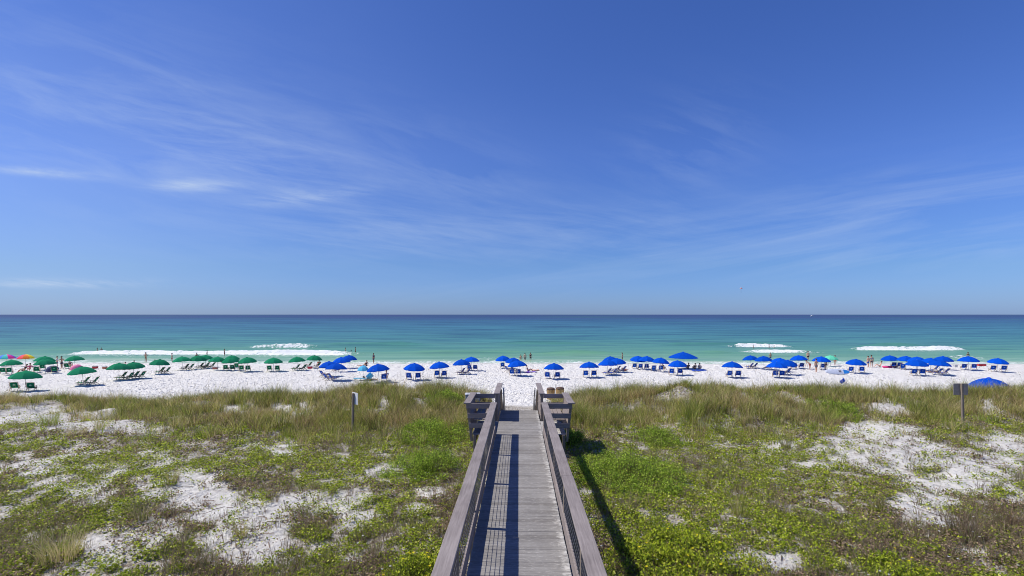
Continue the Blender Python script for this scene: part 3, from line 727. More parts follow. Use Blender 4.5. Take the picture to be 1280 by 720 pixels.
# ------------------------------------------------------------------ dune signs and odds and ends
WHITE = plain('white_painted_metal', (.72, .73, .73), .5, .05); GREYM = plain('grey_sign_metal', (.27, .245, .22), .6, .2, 10)
def sign(px, py, h, bw_, bh, label, bmat, offx, ztop, lean_):
    p = at(px, py); root = empty('sign_post', p, R(-42) if offx else 0, label=label, cat='sign')
    MB().bar((0, 0, -.3), (lean_, 0, h), .08, .08, up=(0, 1, 0)).build('post', POSTM, root, bevel=.008)
    MB().box(offx - bw_ / 2 + lean_, offx + bw_ / 2 + lean_, .05, .065, ztop - bh, ztop).build('sign_board', bmat, root, bevel=.003)
    for z in (ztop - .08, ztop - bh + .08): MB().tube([(lean_, -.055, z), (lean_, .075, z)], .012, 6).build('bolt', PIPE, root)
sign(441, 540, 1.53, .42, .46, 'white sign board on a wooden post left of the boardwalk', WHITE, .05, 1.55, .02)
sign(1204, 533, 1.70, .58, .46, 'grey sign board on a leaning wooden post on the right ridge', GREYM, .0, 1.70, -.05)
p = at(812, 524)
m = MB(); m.tube([(-.28, .35, .10), (-.1, .1, .12), (.12, -.15, .09), (.25, -.36, .05)], [.02, .035, .04, .03], 7)
o = m.build('driftwood', plain('driftwood_grey', (.38, .31, .23), .9, .2, 12, .4), None, True); o.location = p
tag(o, 'pale driftwood branch lying in the grass on the right ridge', 'driftwood')

# ------------------------------------------------------------------ beach umbrellas and chairs
FAB = lambda n, c, tr=.12: plain(n, c, .9, .06, 3, 0, .06, trans=tr)
UB = FAB('blue_canopy_cloth', (.0012, .072, .50)); UG = FAB('green_canopy_cloth', (.012, .21, .10)); UL = FAB('light_blue_cloth', (.10, .42, .62)); UM = FAB('mint_cloth', (.12, .55, .36))
CB = FAB('blue_sling_cloth', (.010, .085, .50), .12); CG = FAB('green_sling_cloth', (.010, .17, .085), .12)
LWOOD = plain('pale_chair_wood', (.42, .32, .21), .7, .2, 9); POLE = plain('white_pole', (.62, .62, .60), .4, .05)
def canopy_mesh(Rr, hgt, seg=8, sub=4, valance=.07, flat=1.0):
    """ribbed dome canopy with sagging panels and a valance, real thickness"""
    n = seg * sub; rings = []
    for i, q in enumerate((0.03, .15, .32, .5, .68, .84, .95, 1.0)):
        row = []
        for j in range(n):
            ph = (j % sub) / sub; sag = math.sin(math.pi * ph)
            rr_ = Rr * q * (1 - .055 * sag * q); a = 2 * math.pi * j / n
            z = hgt * (1 - q ** (2.25 * flat)) - .05 * sag * q * (1 - .4 * q)
            row.append((rr_ * math.cos(a), rr_ * math.sin(a), z))
        rings.append(row)
    if valance: rings.append([(x * .995, y * .995, z - valance * (.75 + .25 * (k % 2))) for k, (x, y, z) in enumerate(rings[-1])])
    m = MB(); vs = [p for r_ in rings for p in r_]; fs = []
    for i in range(len(rings) - 1):
        for j in range(n): fs.append((i * n + j, i * n + (j + 1) % n, (i + 1) * n + (j + 1) % n, (i + 1) * n + j))
    fs.append(tuple(range(n))); m.add(vs, fs); return m
def umbrella_proto(mat, name='beach_umbrella', Rr=1.19, hgt=.58, top=1.88, square=False):
    root = empty(name, (0, 0, 0))
    c = (canopy_mesh(Rr, hgt, 4, 8, .05, .62) if square else canopy_mesh(Rr, hgt)).build('canopy', mat, root)
    c.location.z = top - hgt; s_ = c.modifiers.new('thick', 'SOLIDIFY'); s_.thickness = .012
    if square: c.rotation_euler.z = R(45)
    vt = canopy_mesh(.17, .10, 8, 2, 0).build('vent_cap', mat, c); vt.location.z = hgt - .02
    MB().tube([(0, 0, -.4), (0, 0, top - .05)], .022, 8).build('pole', POLE, root, True)
    MB().tube([(0, 0, top - .02), (0, 0, top + .07), (0, 0, top + .10)], [.018, .02, .005], 6).build('finial', POLE, root, True)
    rib = MB()
    for k in range(8 if not square else 4):
        a = 2 * math.pi * k / (8 if not square else 4) + (R(45) if square else 0); pts = []
        for q in (.04, .35, .7, .97): pts.append((Rr * q * math.cos(a), Rr * q * math.sin(a), top - hgt + hgt * (1 - q ** (2.25 if not square else 1.4)) - .025))
        rib.tube(pts, .006, 4)
    rib.build('ribs', POLE, root); return root
def chair_proto(mat):
    root = empty('beach_chair', (0, 0, 0))
    def panel(name, pts, w, mat, th=.03):
        m = MB()
        for (p, q) in zip(pts[:-1], pts[1:]): m.bar((0, *p), (0, *q), w, th, up=(0, -1, .3))
        return m.build(name, mat, root, bevel=.006)
    panel('backrest', [(-.16, .40), (-.36, .66), (-.50, .98)], .56, mat)
    panel('seat', [(.52, .34), (.15, .28), (-.16, .31)], .56, mat)
    hd = MB(); hd.bar((0, -.545, 1.0), (0, -.44, .80), .40, .05, up=(0, -1, .3)); hd.build('head_pad', mat, root, bevel=.01)
    em = MB(); nn_ = Vector((0, -.92, -.40)).normalized(); up_ = Vector((0, -.40, .92)).normalized(); c0 = Vector((0, -.395, .70))
    em.tube([c0, c0 + nn_ * .012], .095, 12); em.build('round_emblem', plain_cache('emblem_' + mat.name, (.22, .38, .70) if mat is CB else (.25, .50, .38)), root)
    for s in (-1, 1):
        m = MB(); m.bar((s * .32, -.58, 1.04), (s * .32, -.06, .22), .035, .05); m.bar((s * .32, -.30, .24), (s * .32, .62, .34), .035, .05); m.build('side_frame', LWOOD, root)
        MB().bar((s * .345, -.42, .58), (s * .345, .28, .56), .075, .025).build('armrest', LWOOD, root)
        MB().bar((s * .32, .22, .56), (s * .32, .34, -.02), .035, .045, up=(0, 1, 0)).build('leg', LWOOD, root)
        MB().bar((s * .30, -.12, .44), (s * .30, -.62, -.02), .035, .045, up=(0, 1, 0)).build('leg', LWOOD, root)
    MB().bar((-.34, -.57, 1.04), (.34, -.57, 1.04), .03, .04).build('cross_bar', LWOOD, root); MB().bar((-.32, .60, .33), (.32, .60, .33), .03, .04).build('cross_bar', LWOOD, root)
    return root
ORD = 'first second third fourth fifth sixth seventh eighth ninth tenth eleventh twelfth thirteenth fourteenth fifteenth sixteenth seventeenth eighteenth nineteenth twentieth'.split()
def ordw(i):
    if i <= 20: return ORD[i - 1]
    t, o_ = divmod(i, 10); tens = {2: 'twenty', 3: 'thirty', 4: 'forty'}[t]
    return (tens[:-1] + 'ieth') if o_ == 0 else tens + ' ' + ORD[o_ - 1]
protoU = {}; protoC = {}
def place_u(kind, p, sc=1.0, rz=0, lean=(0, 0)):
    mats = dict(b=UB, g=UG, l=UL, m=UM)
    if kind not in protoU: protoU[kind] = umbrella_proto(mats[kind]); o = protoU[kind]
    else: o = copy_tree(protoU[kind])
    o.location = p; o.scale = (sc,) * 3; o.rotation_euler = (lean[0], lean[1], rz); return o
def place_c(kind, p, rz):
    if kind not in protoC: protoC[kind] = chair_proto(CB if kind == 'b' else CG); o = protoC[kind]
    else: o = copy_tree(protoC[kind])
    o.location = p; o.rotation_euler = (0, 0, rz); o.scale = (.92, .95, .80); return o
# kind, px, base py, [chair px...], chair py, facing ('a' away to the sea, 's' turned to the sun at left, 'r' turned to the right)
UM_ = [
 ('g', 31, 489.6, [18.6, 39.5], 488.6, 'a'), ('g', 14.6, 468.5, [4, 12], 467.5, 'a'), ('g', 55, 463, [53.5], 462.5, 'a'), ('g', 57, 467, [46, 68], 466, 'a'),
 ('g', 94, 461, [84], 461, 'a'), ('g', 104.5, 481.5, [103.5, 115], 481.5, 's'), ('g', 148.5, 475.5, [151, 159.5], 475, 's'), ('g', 167.6, 473, [167, 175], 473.3, 's'),
 ('g', 198.5, 467.5, [199.5, 206.5], 467.3, 's'), ('g', 228.4, 462.8, [230.5, 236.8], 462.5, 's'), ('g', 247.3, 461, [249, 256], 461, 's'), ('g', 256.7, 459.6, [257, 264], 460, 's'),
 ('g', 271.3, 463, [], 463, 'a'), ('g', 290.4, 460, [296], 461, 'a'), ('g', 289.2, 463.5, [282.5, 290.5], 463.5, 'a'), ('g', 310, 464.7, [301.8, 310], 464.2, 'a'),
 ('g', 341.8, 464.7, [337, 346.8], 464.2, 'a'), ('g', 371.9, 463.2, [369.5, 378], 463, 's'), ('g', 392.5, 459.8, [385, 396], 459.8, 's'),
 ('b', 436.4, 460.6, [], 461, 'a'), ('b', 427.8, 464.5, [419], 465, 'r'), ('b', 411.5, 471, [405.5], 471.5, 'r'), ('b', 419.6, 476, [410, 416.5], 475.5, 'r'),
 ('b', 474.2, 477.6, [480], 476.4, 'a'), ('b', 516.9, 475.4, [511.2, 522.4], 474.6, 'a'), ('b', 550.2, 472.4, [546, 555], 471.7, 'a'), ('b', 577.4, 468.3, [575.8, 583], 468, 's'), ('b', 589.4, 463.5, [587, 594], 463.2, 'a'),
 ('b', 629.2, 460.5, [628.5], 460.2, 'a'), ('b', 641.3, 465, [636, 643], 465, 'r'), ('b', 647.3, 470, [640, 648], 469.3, 'a'), ('b', 692.3, 474.3, [684.4, 696.5], 473.4, 'a'),
 ('b', 736.7, 472.2, [732, 742.3], 471.4, 'a'), ('b', 759.5, 469.2, [758.5, 766], 468.5, 's'), ('b', 764, 462.5, [], 463, 'a'), ('b', 772, 465.6, [770.5, 777.5], 465.2, 's'),
 ('b', 797, 461.2, [793], 461, 'a'), ('b', 808, 462.2, [800.3, 808.3], 461.8, 'a'), ('b', 825, 465, [817, 826.3], 464, 'a'), ('b', 847, 469.3, [839.3, 850], 468.5, 'a'),
 ('b', 915, 472.4, [911.5, 922.7], 471.6, 'a'), ('b', 939, 460.3, [936.5, 942], 460.8, 's'), ('b', 955.3, 462, [960], 462, 's'), ('b', 974.2, 464.5, [966, 991.5], 461.5, 'a'), ('b', 970.8, 472.6, [969, 977.7], 471.6, 'a'), ('b', 983.7, 468.6, [982.8], 468, 's'),
 ('b', 999.1, 460.8, [993, 1001.5], 460.4, 'a'), ('b', 1026.3, 462.2, [1028], 461.5, 'a'), ('b', 1069.6, 467, [1063, 1077], 465.8, 'a'), ('b', 1113, 459.8, [1117, 1124], 459.7, 'a'),
 ('b', 1132.2, 461.5, [1128], 461.8, 'a'), ('b', 1146.8, 462.5, [], 463, 'a'), ('b', 1145.4, 470, [1142, 1153], 469.2, 'a'), ('b', 1163, 465.5, [1167], 464.5, 's'), ('b', 1178.6, 462.3, [], 463, 'a'), ('b', 1174.3, 469.2, [1171, 1180], 468.3, 's'),
 ('b', 1210.4, 462.7, [1204.4, 1217.3], 461.9, 'a'), ('b', 1246.2, 464.9, [1240.5, 1254.3], 464.3, 'a')]
names = dict(b='blue', g='green'); cnt = {}
order = {}
for kd in 'bg':
    L_ = sorted([(u_[1], i) for i, u_ in enumerate(UM_) if u_[0] == kd]); half = len(L_)
    for r_, (_, i) in enumerate(L_): order[i] = r_ + 1
for i, (kd, px, py, ch, cpy, fc) in enumerate(UM_):
    nm = names[kd]; w_ = ordw(order[i]); rnd = random.Random(i)
    seats = {0: 'with no chair of its own', 1: 'over one chair', 2: 'over a pair of chairs'}[len(ch)]
    o = place_u(kd, at(px, py), rnd.uniform(.97, 1.03), rnd.uniform(0, 6), (rnd.uniform(-.08, .08), rnd.uniform(-.08, .08)))
    tag(o, f'{nm} beach umbrella {seats}, {w_} {nm} umbrella from the left', 'umbrella', f'{nm} beach umbrellas in rows on the sand')
    for j, cx_ in enumerate(ch):
        p = at(cx_, cpy - .15); away = -math.atan2(p.x, p.y)
        rz = {'a': away * .75 + rnd.uniform(-.10, .14), 's': away + R(62) + rnd.uniform(-.1, .1), 'r': away - R(60) + rnd.uniform(-.1, .1)}[fc]
        c_ = place_c(kd, p, rz); side = '' if len(ch) == 1 else ('left of two ' if j == 0 else 'right of two ')
        tag(c_, f'{side}{nm} beach chair under the {w_} {nm} umbrella from the left' if side else f'single {nm} beach chair under the {w_} {nm} umbrella from the left', 'beach chair', f'{nm} wooden beach chairs')
# the large near one, half hidden by the dune grass
X_, Y_ = (1228 - 649) / F * 38.0, 38.0; o = place_u('b', (X_, Y_, float(H(X_, Y_)) - .12), 1.12, .3); tag(o, 'large blue beach umbrella nearest the dune, behind the grey sign on the right', 'umbrella', 'blue beach umbrellas in rows on the sand')
o = place_u('l', at(454, 474.5), .78, .1); o.scale = (.55, .55, .85); tag(o, 'small light blue umbrella between the blue ones left of the boardwalk', 'umbrella')
o = place_u('m', at(1038, 458), .9, .1); tag(o, 'mint green umbrella standing at the water edge behind the people', 'umbrella')
# big square shade
sq = umbrella_proto(UB, 'square_umbrella', 2.15, .78, 2.45, True); sq.location = at(854, 461); sq.rotation_euler.z = R(8)
tag(sq, 'wide pointed blue shade with four corners over sitting people', 'umbrella')
# rainbow umbrellas: one wedge mesh per colour
RB = [('purple', (.22, .03, .50)), ('red', (.75, .02, .05)), ('orange', (.85, .22, .01)), ('yellow', (.85, .65, .02)), ('green', (.03, .40, .08)), ('blue', (.01, .13, .65)), ('turquoise', (.02, .50, .45)), ('pink', (.80, .05, .30))]
def rainbow(p, rz, label, sc):
    root = empty('rainbow_umbrella', p, rz, label=label, cat='umbrella'); root.scale = (sc,) * 3
    full = canopy_mesh(1.1, .55, 8, 4); me = None
    me = bpy.data.meshes.new('canopy'); me.from_pydata(full.v, [], full.f); me.update()
    for nm, c in RB: me.materials.append(plain_cache('canopy_' + nm, c))
    n = 32
    for f in me.polygons:
        c = f.center; f.material_index = int(((math.atan2(c.y, c.x) % (2 * math.pi)) / (2 * math.pi)) * 8) % 8
    o = link(bpy.data.objects.new('canopy', me), root); o.location.z = 1.28; s_ = o.modifiers.new('thick', 'SOLIDIFY'); s_.thickness = .012
    MB().tube([(0, 0, -.4), (0, 0, 1.85)], .022, 8).build('pole', POLE, root, True)
rainbow(at(8, 458), .2, 'rainbow striped umbrella cut by the left picture edge', 1.0)
rainbow(at(32, 458), 3.6, 'rainbow striped umbrella right of the other rainbow one', 1.0)

# ------------------------------------------------------------------ people
def skin_mesh(name, pts, edges, mat, parent=None, root=0, sub=1):
    me = bpy.data.meshes.new(name); me.from_pydata([p[:3] for p in pts], edges, []); me.update(); me.materials.append(mat)
    o = link(bpy.data.objects.new(name, me), parent)
    bm = bmesh.new(); bm.from_mesh(me); sl_ = bm.verts.layers.skin.verify(); bm.verts.ensure_lookup_table()
    for i, v_ in enumerate(bm.verts):
        r_ = pts[i][3]; v_[sl_].radius = r_ if isinstance(r_, tuple) else (r_, r_); v_[sl_].use_root = (i == root)
    bm.to_mesh(me); bm.free()
    md = o.modifiers.new('skin', 'SKIN'); md.use_smooth_shade = True
    if sub: sm_ = o.modifiers.new('sub', 'SUBSURF'); sm_.levels = sub; sm_.render_levels = sub
    return o
SK = [plain_cache('skin_fair', (.62, .37, .26)), plain_cache('skin_tan', (.48, .26, .17)), plain_cache('skin_dark', (.30, .15, .09))]
def cloth(c): return plain_cache('cloth_%d_%d_%d' % tuple(int(99 * q) for q in c), c)
def person(p, rz, label, pose='stand', skin=1, suit=(.03, .05, .2), top=None, hair=(.05, .03, .02), h=1.72, group=None, sink=0, arms=0, woman=False):
    s = h / 1.75
    P = []; Ed = []
    def v(x, y, z, r): P.append((x * s, y * s, z * s, r * s if not isinstance(r, tuple) else (r[0] * s, r[1] * s))); return len(P) - 1
    def chain(a, *pts):
        for q in pts: b = v(*q); Ed.append((a, b)); a = b
        return a
    hipw = .095; sh = .17 if woman else .195
    if pose == 'stand': pz = .93; f = lambda x, z: (x, 0, z); lean = 0
    elif pose == 'sit': pz = .42
    elif pose == 'ground': pz = .12
    elif pose == 'bend': pz = .88
    elif pose == 'lie': pz = .13
    # spine direction (y forward)
    sd = {'stand': (0, .02, 1), 'sit': (0, -.42, .9), 'ground': (0, -.28, .96), 'bend': (0, .82, .57), 'lie': (0, -.93, .36)}[pose]
    sv = Vector(sd).normalized(); o0 = Vector((0, 0, pz))
    def sp_(t, x=0, fw=0): q = o0 + sv * t; return (q.x + x, q.y + fw, q.z)
    pel = v(*sp_(0), (.125, .10)); wa = chain(pel, (*sp_(.17), (.105 if woman else .12, .085)))
    chs = chain(wa, (*sp_(.36), (.135, .10))); nk = chain(chs, (*sp_(.50), .058), (*sp_(.56), .052))
    head = chain(nk, (*sp_(.64, 0, .01), (.075, .085)), (*sp_(.73, 0, .015), (.078, .09)), (*sp_(.80, 0, .01), .05))
    hc = Vector(sp_(.70, 0, .01)); nose = v(hc.x, hc.y + .115, hc.z - .01, .012); Ed.append((head - 1, nose))
    for q in (-1, 1):
        e_ = v(hc.x + q * .088, hc.y, hc.z, .016); Ed.append((head - 1, e_))
    for q in (-1, 1):
        S = Vector(sp_(.45, q * sh))
        if pose == 'stand':
            if arms == 1: el = S + Vector((q * .20, -.02, -.20)); wr = el + Vector((-q * .17, .12, -.10))     # hands on hips
            elif arms == 2 and q > 0: el = S + Vector((.16, .10, .05)); wr = el + Vector((-.06, .10, .24))       # raised
            else: el = S + Vector((q * .06, -.03, -.29)); wr = el + Vector((q * .01, .06, -.25))
        elif pose == 'bend': el = S + Vector((q * .04, .06, -.28)); wr = el + Vector((0, .08, -.24))
        elif pose == 'ground': el = S + Vector((q * .08, .05, -.27)); wr = el + Vector((-q * .02, .24, -.03))
        elif pose == 'lie': el = S + Vector((q * .10, .16, -.12)); wr = el + Vector((-q * .02, .22, -.02))
        else: el = S + Vector((q * .08, .10, -.25)); wr = el + Vector((-q * .01, .25, .0))
        sv_ = v(*S, .062); Ed.append((chs, sv_)); e2 = chain(sv_, (*((S + el) / 2), .05), (*el, .041)); w2 = chain(e2, (*((el + wr) / 2), .036), (*wr, .026))
        d = (wr - el).normalized(); side = Vector((1, 0, 0)) if abs(d.x) < .8 else Vector((0, 1, 0)); fw = d.cross(side).normalized(); pm = wr + d * .07
        pmi = chain(w2, (*pm, (.032, .018)))
        for k, (off, ln) in enumerate(((-.026, .062), (-.009, .075), (.009, .070), (.026, .052))):
            a = pm + d * .03 + fw * off; b = a + d * ln * .55; c = b + d * ln * .45 + side * (-q) * .02
            chain(pmi, (*a, .0095), (*b, .009), (*c, .0075))
        a = wr + d * .03 - fw * .03; b = a + d * .035 - fw * .02; chain(w2, (*a, .011), (*b, .009))
    feet = []
    for q in (-1, 1):
        hp = Vector((q * hipw, 0, pz - .04))
        if pose in ('stand', 'bend'): kn = Vector((q * .10, .03 * q, .50)); an = Vector((q * .11, -.04 + .05 * q, .08)); toe = an + Vector((q * .02, .17, -.045))
        elif pose == 'sit': kn = hp + Vector((q * .03, .42, .10)); an = kn + Vector((0, .22, -.38)); toe = an + Vector((0, .14, .03))
        elif pose == 'ground': kn = Vector((q * .13, .40, .42)); an = Vector((q * .12, .66, .07)); toe = an + Vector((0, .16, -.03))
        else: kn = Vector((q * .10, .44, .16)); an = Vector((q * .10, .86, .09)); toe = an + Vector((0, .06, .13))
        h0 = v(*hp, .09); Ed.append((pel, h0)); k0 = chain(h0, (*((hp + kn) / 2), .076), (*kn, .055)); a0 = chain(k0, (*(kn * .62 + an * .38), .055), (*an, .034)); chain(a0, (*(an * .4 + toe * .6), .034), (*toe, .022))
        feet.append((hp, kn))
    r_ = empty('person', p, rz, label=label, cat='person', group=group)
    if sink: r_.location.z -= sink
    skin_mesh('body', P, Ed, SK[skin], r_)
    # clothing
    Pc = []; Ec = []
    def vc(q, rd): Pc.append((q[0] * s, q[1] * s, q[2] * s, tuple(z * s for z in rd) if isinstance(rd, tuple) else rd * s)); return len(Pc) - 1
    a = vc(sp_(.0), (.137, .115)); b = vc(sp_(.09), (.132, .105)); Ec.append((a, b))
    for hp, kn in feet:
        c = vc(hp, .103); Ec.append((a, c)); d = vc(hp * (.9 if woman else .35) + kn * (.1 if woman else .65), .092); Ec.append((c, d))
    skin_mesh('swim_shorts', Pc, Ec, cloth(suit), r_)
    if top or woman:
        Pc.clear(); Ec2 = []
        a = vc(sp_(.12 if not woman else .30), (.128, .102)); b = vc(sp_(.36), (.15, .115)); c = vc(sp_(.455 if not woman else .42), (.09, .085)); Ec2 = [(a, b), (b, c)]
        if not woman:
            for q in (-1, 1): d = vc(sp_(.44, q * (sh + .01)), .074); e_ = vc((sp_(.44, 0)[0] + q * (sh + .06), sp_(.3)[1], sp_(.32)[2]), .066); Ec2 += [(b, d), (d, e_)]
        skin_mesh('shirt' if not woman else 'bikini_top', Pc, Ec2, cloth(top or suit), r_)
    # hair cap with face opening
    m = MB(); nseg = 10; vs = []; fs = []
    for i in range(6):
        t = math.pi * .62 * i / 5
        for j in range(nseg):
            a = 2 * math.pi * j / nseg; rr_ = math.sin(t) * .108; back = -math.sin(a)
            z = math.cos(t) * .115 - (.10 if woman and back > .2 and i > 3 else 0); yy2 = rr_ * math.sin(a) * 1.12 - .018; z += .045 if (i > 3 and back < -.2) else 0
            vs.append(((hc.x + rr_ * math.cos(a)) * s, (hc.y + yy2) * s, (hc.z + .035 + z) * s))
    for i in range(5):
        for j in range(nseg): fs.append((i * nseg + j, i * nseg + (j + 1) % nseg, (i + 1) * nseg + (j + 1) % nseg, (i + 1) * nseg + j))
    m.add(vs, fs); ho = m.build('hair', cloth(hair), r_, True); sf = ho.modifiers.new('thick', 'SOLIDIFY'); sf.thickness = .012
    return r_
def wader(px, py, depth, label, **k):
    p = at(px, py); p.z = water_z(p.x, p.y); return person(p, k.pop('rz', random.uniform(0, 6)), label, sink=depth, **k)
wader(121.7, 439.5, .95, 'left of two bathers close together in the sea at far left', skin=1, suit=(.02, .02, .03), rz=2.5)
wader(126.7, 439.7, .90, 'right of two bathers close together in the sea at far left', skin=0, suit=(.3, .02, .03), rz=4)
wader(182.2, 453, .0, 'woman in a dark bikini with hands on hips at the water edge, left', skin=1, suit=(.03, .02, .02), woman=True, arms=1, rz=3)
wader(215, 452.4, .2, 'person ankle deep at the shore beyond the green umbrellas', skin=1, suit=(.5, .05, .05), rz=2)
wader(155, 455, .45, 'person sitting low in the shallow water behind the green umbrellas', pose='ground', skin=1, rz=2)
wader(168, 454.4, .35, 'person crouching in the shallows near the bikini woman', pose='ground', skin=2, rz=4)
wader(193, 453.6, .35, 'person sitting in the shallows right of the bikini woman', pose='ground', skin=1, rz=1)
wader(246, 446.5, .8, 'bather in front of the long white breaker, left of two others', skin=2, rz=1)
wader(258.8, 443.5, .9, 'bather whose head shows in the white breaker', skin=1, rz=5)
wader(280.5, 444.8, .35, 'person standing in the breaker with a dark swimsuit', skin=1, suit=(.25, .02, .04), rz=5)
wader(431.8, 440.9, .9, 'leftmost of three bathers off the blue umbrellas at left', skin=1, rz=2)
wader(439, 440.3, 1.3, 'middle one of three bathers, only the head showing', skin=1, rz=2)
wader(444.3, 440.9, .7, 'rightmost of three bathers off the blue umbrellas at left', skin=2, suit=(.02, .02, .05), rz=2)
person(at(467, 454.3), 1.2, 'thin person in a dark wetsuit walking at the water edge', skin=2, suit=(.02, .05, .15), top=(.02, .05, .15))
person(at(458, 457.4), .6, 'sunbather in black sitting on the sand by the shore', 'ground', skin=1, suit=(.02, .02, .04), top=(.03, .03, .06))
person(at(452.5, 458.2), 1.2, 'sunbather leaning back in red on the sand by the shore', 'lie', skin=1, suit=(.4, .03, .05))
wader(651, 449.3, .85, 'bather with dark hair, leftmost of three near the middle', skin=1, suit=(.02, .02, .03), rz=3)
wader(656.2, 449.8, .45, 'bare backed man standing in the water, middle one of three', skin=0, suit=(.03, .05, .06), rz=0)
wader(663.2, 449.4, .45, 'dark figure standing in the water, right one of three', skin=1, suit=(.02, .02, .04), top=(.02, .02, .04), rz=0)
wader(778, 449.5, .4, 'bather raising one arm behind the blue umbrellas near the middle', skin=1, suit=(.05, .05, .06), arms=2, rz=1)
wader(941.6, 435.2, .9, 'bather left of two others behind the short white breaker', skin=1, rz=1)
wader(961.4, 435.0, .85, 'dark haired bather behind the short white breaker', skin=2, top=(.02, .02, .03), rz=1)
wader(967.7, 434.8, 1.2, 'bather low in the water at the end of the short breaker', skin=1, rz=1)
wader(963, 447.3, .7, 'bather between the umbrellas and the double breaker', skin=1, rz=3)
wader(1210, 446, .9, 'lone bather behind the blue umbrellas at right', skin=2, rz=3)
person(at(1010, 450.8), 3, 'shirtless man in dark shorts facing the beach at the water edge', skin=0, suit=(.02, .02, .03))
person(at(1012.5, 462.2), 1.6, 'person bending forward beside the standing man in grey shorts', 'bend', skin=0, suit=(.5, .1, .08))
person(at(1020.3, 465.5), .2, 'tall man in long grey shorts standing left of the paddle board', skin=1, suit=(.16, .18, .22), h=1.85)
person(at(1032.8, 462.5), -.2, 'person in a dark shirt standing behind the paddle board', skin=1, suit=(.05, .05, .06), top=(.07, .07, .08), h=1.65)
person(at(1043.8, 456.5), 2.5, 'person in black under the mint umbrella', skin=1, suit=(.02, .02, .02), woman=True, h=1.6)
person(at(1085.2, 459.4), .3, 'shirtless man in blue shorts, left of two standing together', skin=0, suit=(.03, .10, .42), h=1.75)
person(at(1089.4, 459.0), -.3, 'man in a grey shirt and dark shorts, right of two standing together', skin=1, suit=(.06, .03, .06), top=(.25, .25, .28), h=1.85)
person(at(1100, 458.6), 1.0, 'person sitting on the sand right of the two standing men', 'ground', skin=0, suit=(.3, .3, .3))
person(at(77, 461), 1.5, 'shirtless man with arms bent standing among the umbrellas at left', skin=1, suit=(.03, .04, .10), arms=1, h=1.8)
person(at(71.5, 460), 2.0, 'person in a white top beside the shirtless man at left', skin=0, suit=(.1, .1, .3), top=(.6, .55, .6))
person(at(30, 466.5), 2.0, 'person in black sitting right of the nearest rainbow group', 'sit', skin=1, suit=(.03, .03, .03), top=(.03, .03, .04))
person(at(37, 464.6), 1.0, 'person in pink sitting under the green umbrella at far left', 'sit', skin=1, suit=(.5, .05, .2), top=(.55, .05, .2))
person(at(88, 459.8), .5, 'person in dark blue sitting beside the pink umbrella ball', 'sit', skin=1, suit=(.03, .04, .1), top=(.03, .04, .12))
person(at(398.5, 459), .6, 'person in red sitting under the rightmost green umbrella', 'sit', skin=1, suit=(.6, .05, .02), top=(.65, .07, .03))
person(at(483, 475.5), .3, 'person in a pale blue shirt sitting under a blue umbrella', 'sit', skin=0, suit=(.2, .25, .4), top=(.35, .42, .62))
person(at(462, 476), -1.3, 'tanned sunbather lying on a light blue lounger near the dune', 'lie', skin=1, suit=(.05, .05, .1), top=(.4, .5, .6))
person(at(660, 464.6), -1.3, 'person sitting in the middle row with a purple towel', 'ground', skin=1, suit=(.1, .05, .3), top=(.05, .05, .2))
person(at(781, 463.6), -.6, 'person in red leaning back by the blue umbrella cluster', 'lie', skin=1, suit=(.4, .05, .05), top=(.45, .12, .1))
person(at(829, 463.6), -.8, 'person with a black top leaning beside a blue chair', 'sit', skin=0, suit=(.04, .04, .05), top=(.04, .04, .05))
person(at(860, 461), .2, 'left one of three sitting under the wide blue shade', 'ground', skin=1, suit=(.03, .03, .06), top=(.10, .10, .13))
person(at(868.5, 461.6), 0, 'middle one of three sitting under the wide blue shade', 'ground', skin=1, suit=(.04, .02, .04), top=(.03, .03, .05))
person(at(874.5, 461.6), -.3, 'right one of three sitting under the wide blue shade', 'ground', skin=0, suit=(.1, .1, .15), top=(.25, .27, .30))
person(at(1119, 459.5), .4, 'person in pink lying back beside the pink float', 'lie', skin=0, suit=(.6, .05, .2), top=(.6, .06, .2))
person(at(1168, 466), .6, 'tanned person lying in the cluster of blue umbrellas at right', 'lie', skin=1, suit=(.05, .08, .3))

# ------------------------------------------------------------------ small beach things
# paddle board resting on its edge
p = at(1047, 468.6); o = MB(); L_, Wd = 1.62, .37; vs = []; fs = []; n = 28
for sgn in (-1, 1):
    for k in range(n):
        a = 2 * math.pi * k / n; c, s_ = math.cos(a), math.sin(a)
        vs.append((L_ * math.copysign(abs(c) ** .85, c), sgn * .055, Wd * math.copysign(abs(s_) ** .9, s_)))
for sgn in (-1, 1):
    for k in range(n): a = 2 * math.pi * k / n; vs.append((L_ * .93 * math.copysign(abs(math.cos(a)) ** .85, math.cos(a)), sgn * .075, Wd * .86 * math.copysign(abs(math.sin(a)) ** .9, math.sin(a))))
for k in range(n):
    j = (k + 1) % n; fs += [(k, j, n + j, n + k), (k, 2 * n + k, 2 * n + j, j), (n + k, n + j, 3 * n + j, 3 * n + k)]
fs += [tuple(2 * n + k for k in range(n)), tuple(3 * n + k for k in reversed(range(n)))]
sb = empty('paddle_board', p, R(3), label='white paddle board with a blue nose lying tilted on the sand', cat='paddle board')
bd = MB().add(vs, fs).build('hull', plain_cache('board_white', (.62, .66, .74)), sb, True); bd.location = (0, 0, .40); bd.rotation_euler = (R(-28), R(2), 0)
t_ = MB(); vv = [v_ for v_ in vs[2 * n:3 * n]]; tip = [v_ for v_ in vv if v_[0] > L_ * .33]; tip = sorted(tip, key=lambda q: math.atan2(q[2], q[0]))
cen = [(a_[0] * 1.0, -.079, a_[2] * 1.0) for a_ in tip]; cen2 = [(a_[0], -.060, a_[2]) for a_ in tip]; k = len(cen)
t_.add(cen + cen2, [tuple(range(k)), tuple(reversed(range(k, 2 * k)))] + [(i, (i + 1) % k, k + (i + 1) % k, k + i) for i in range(k)])
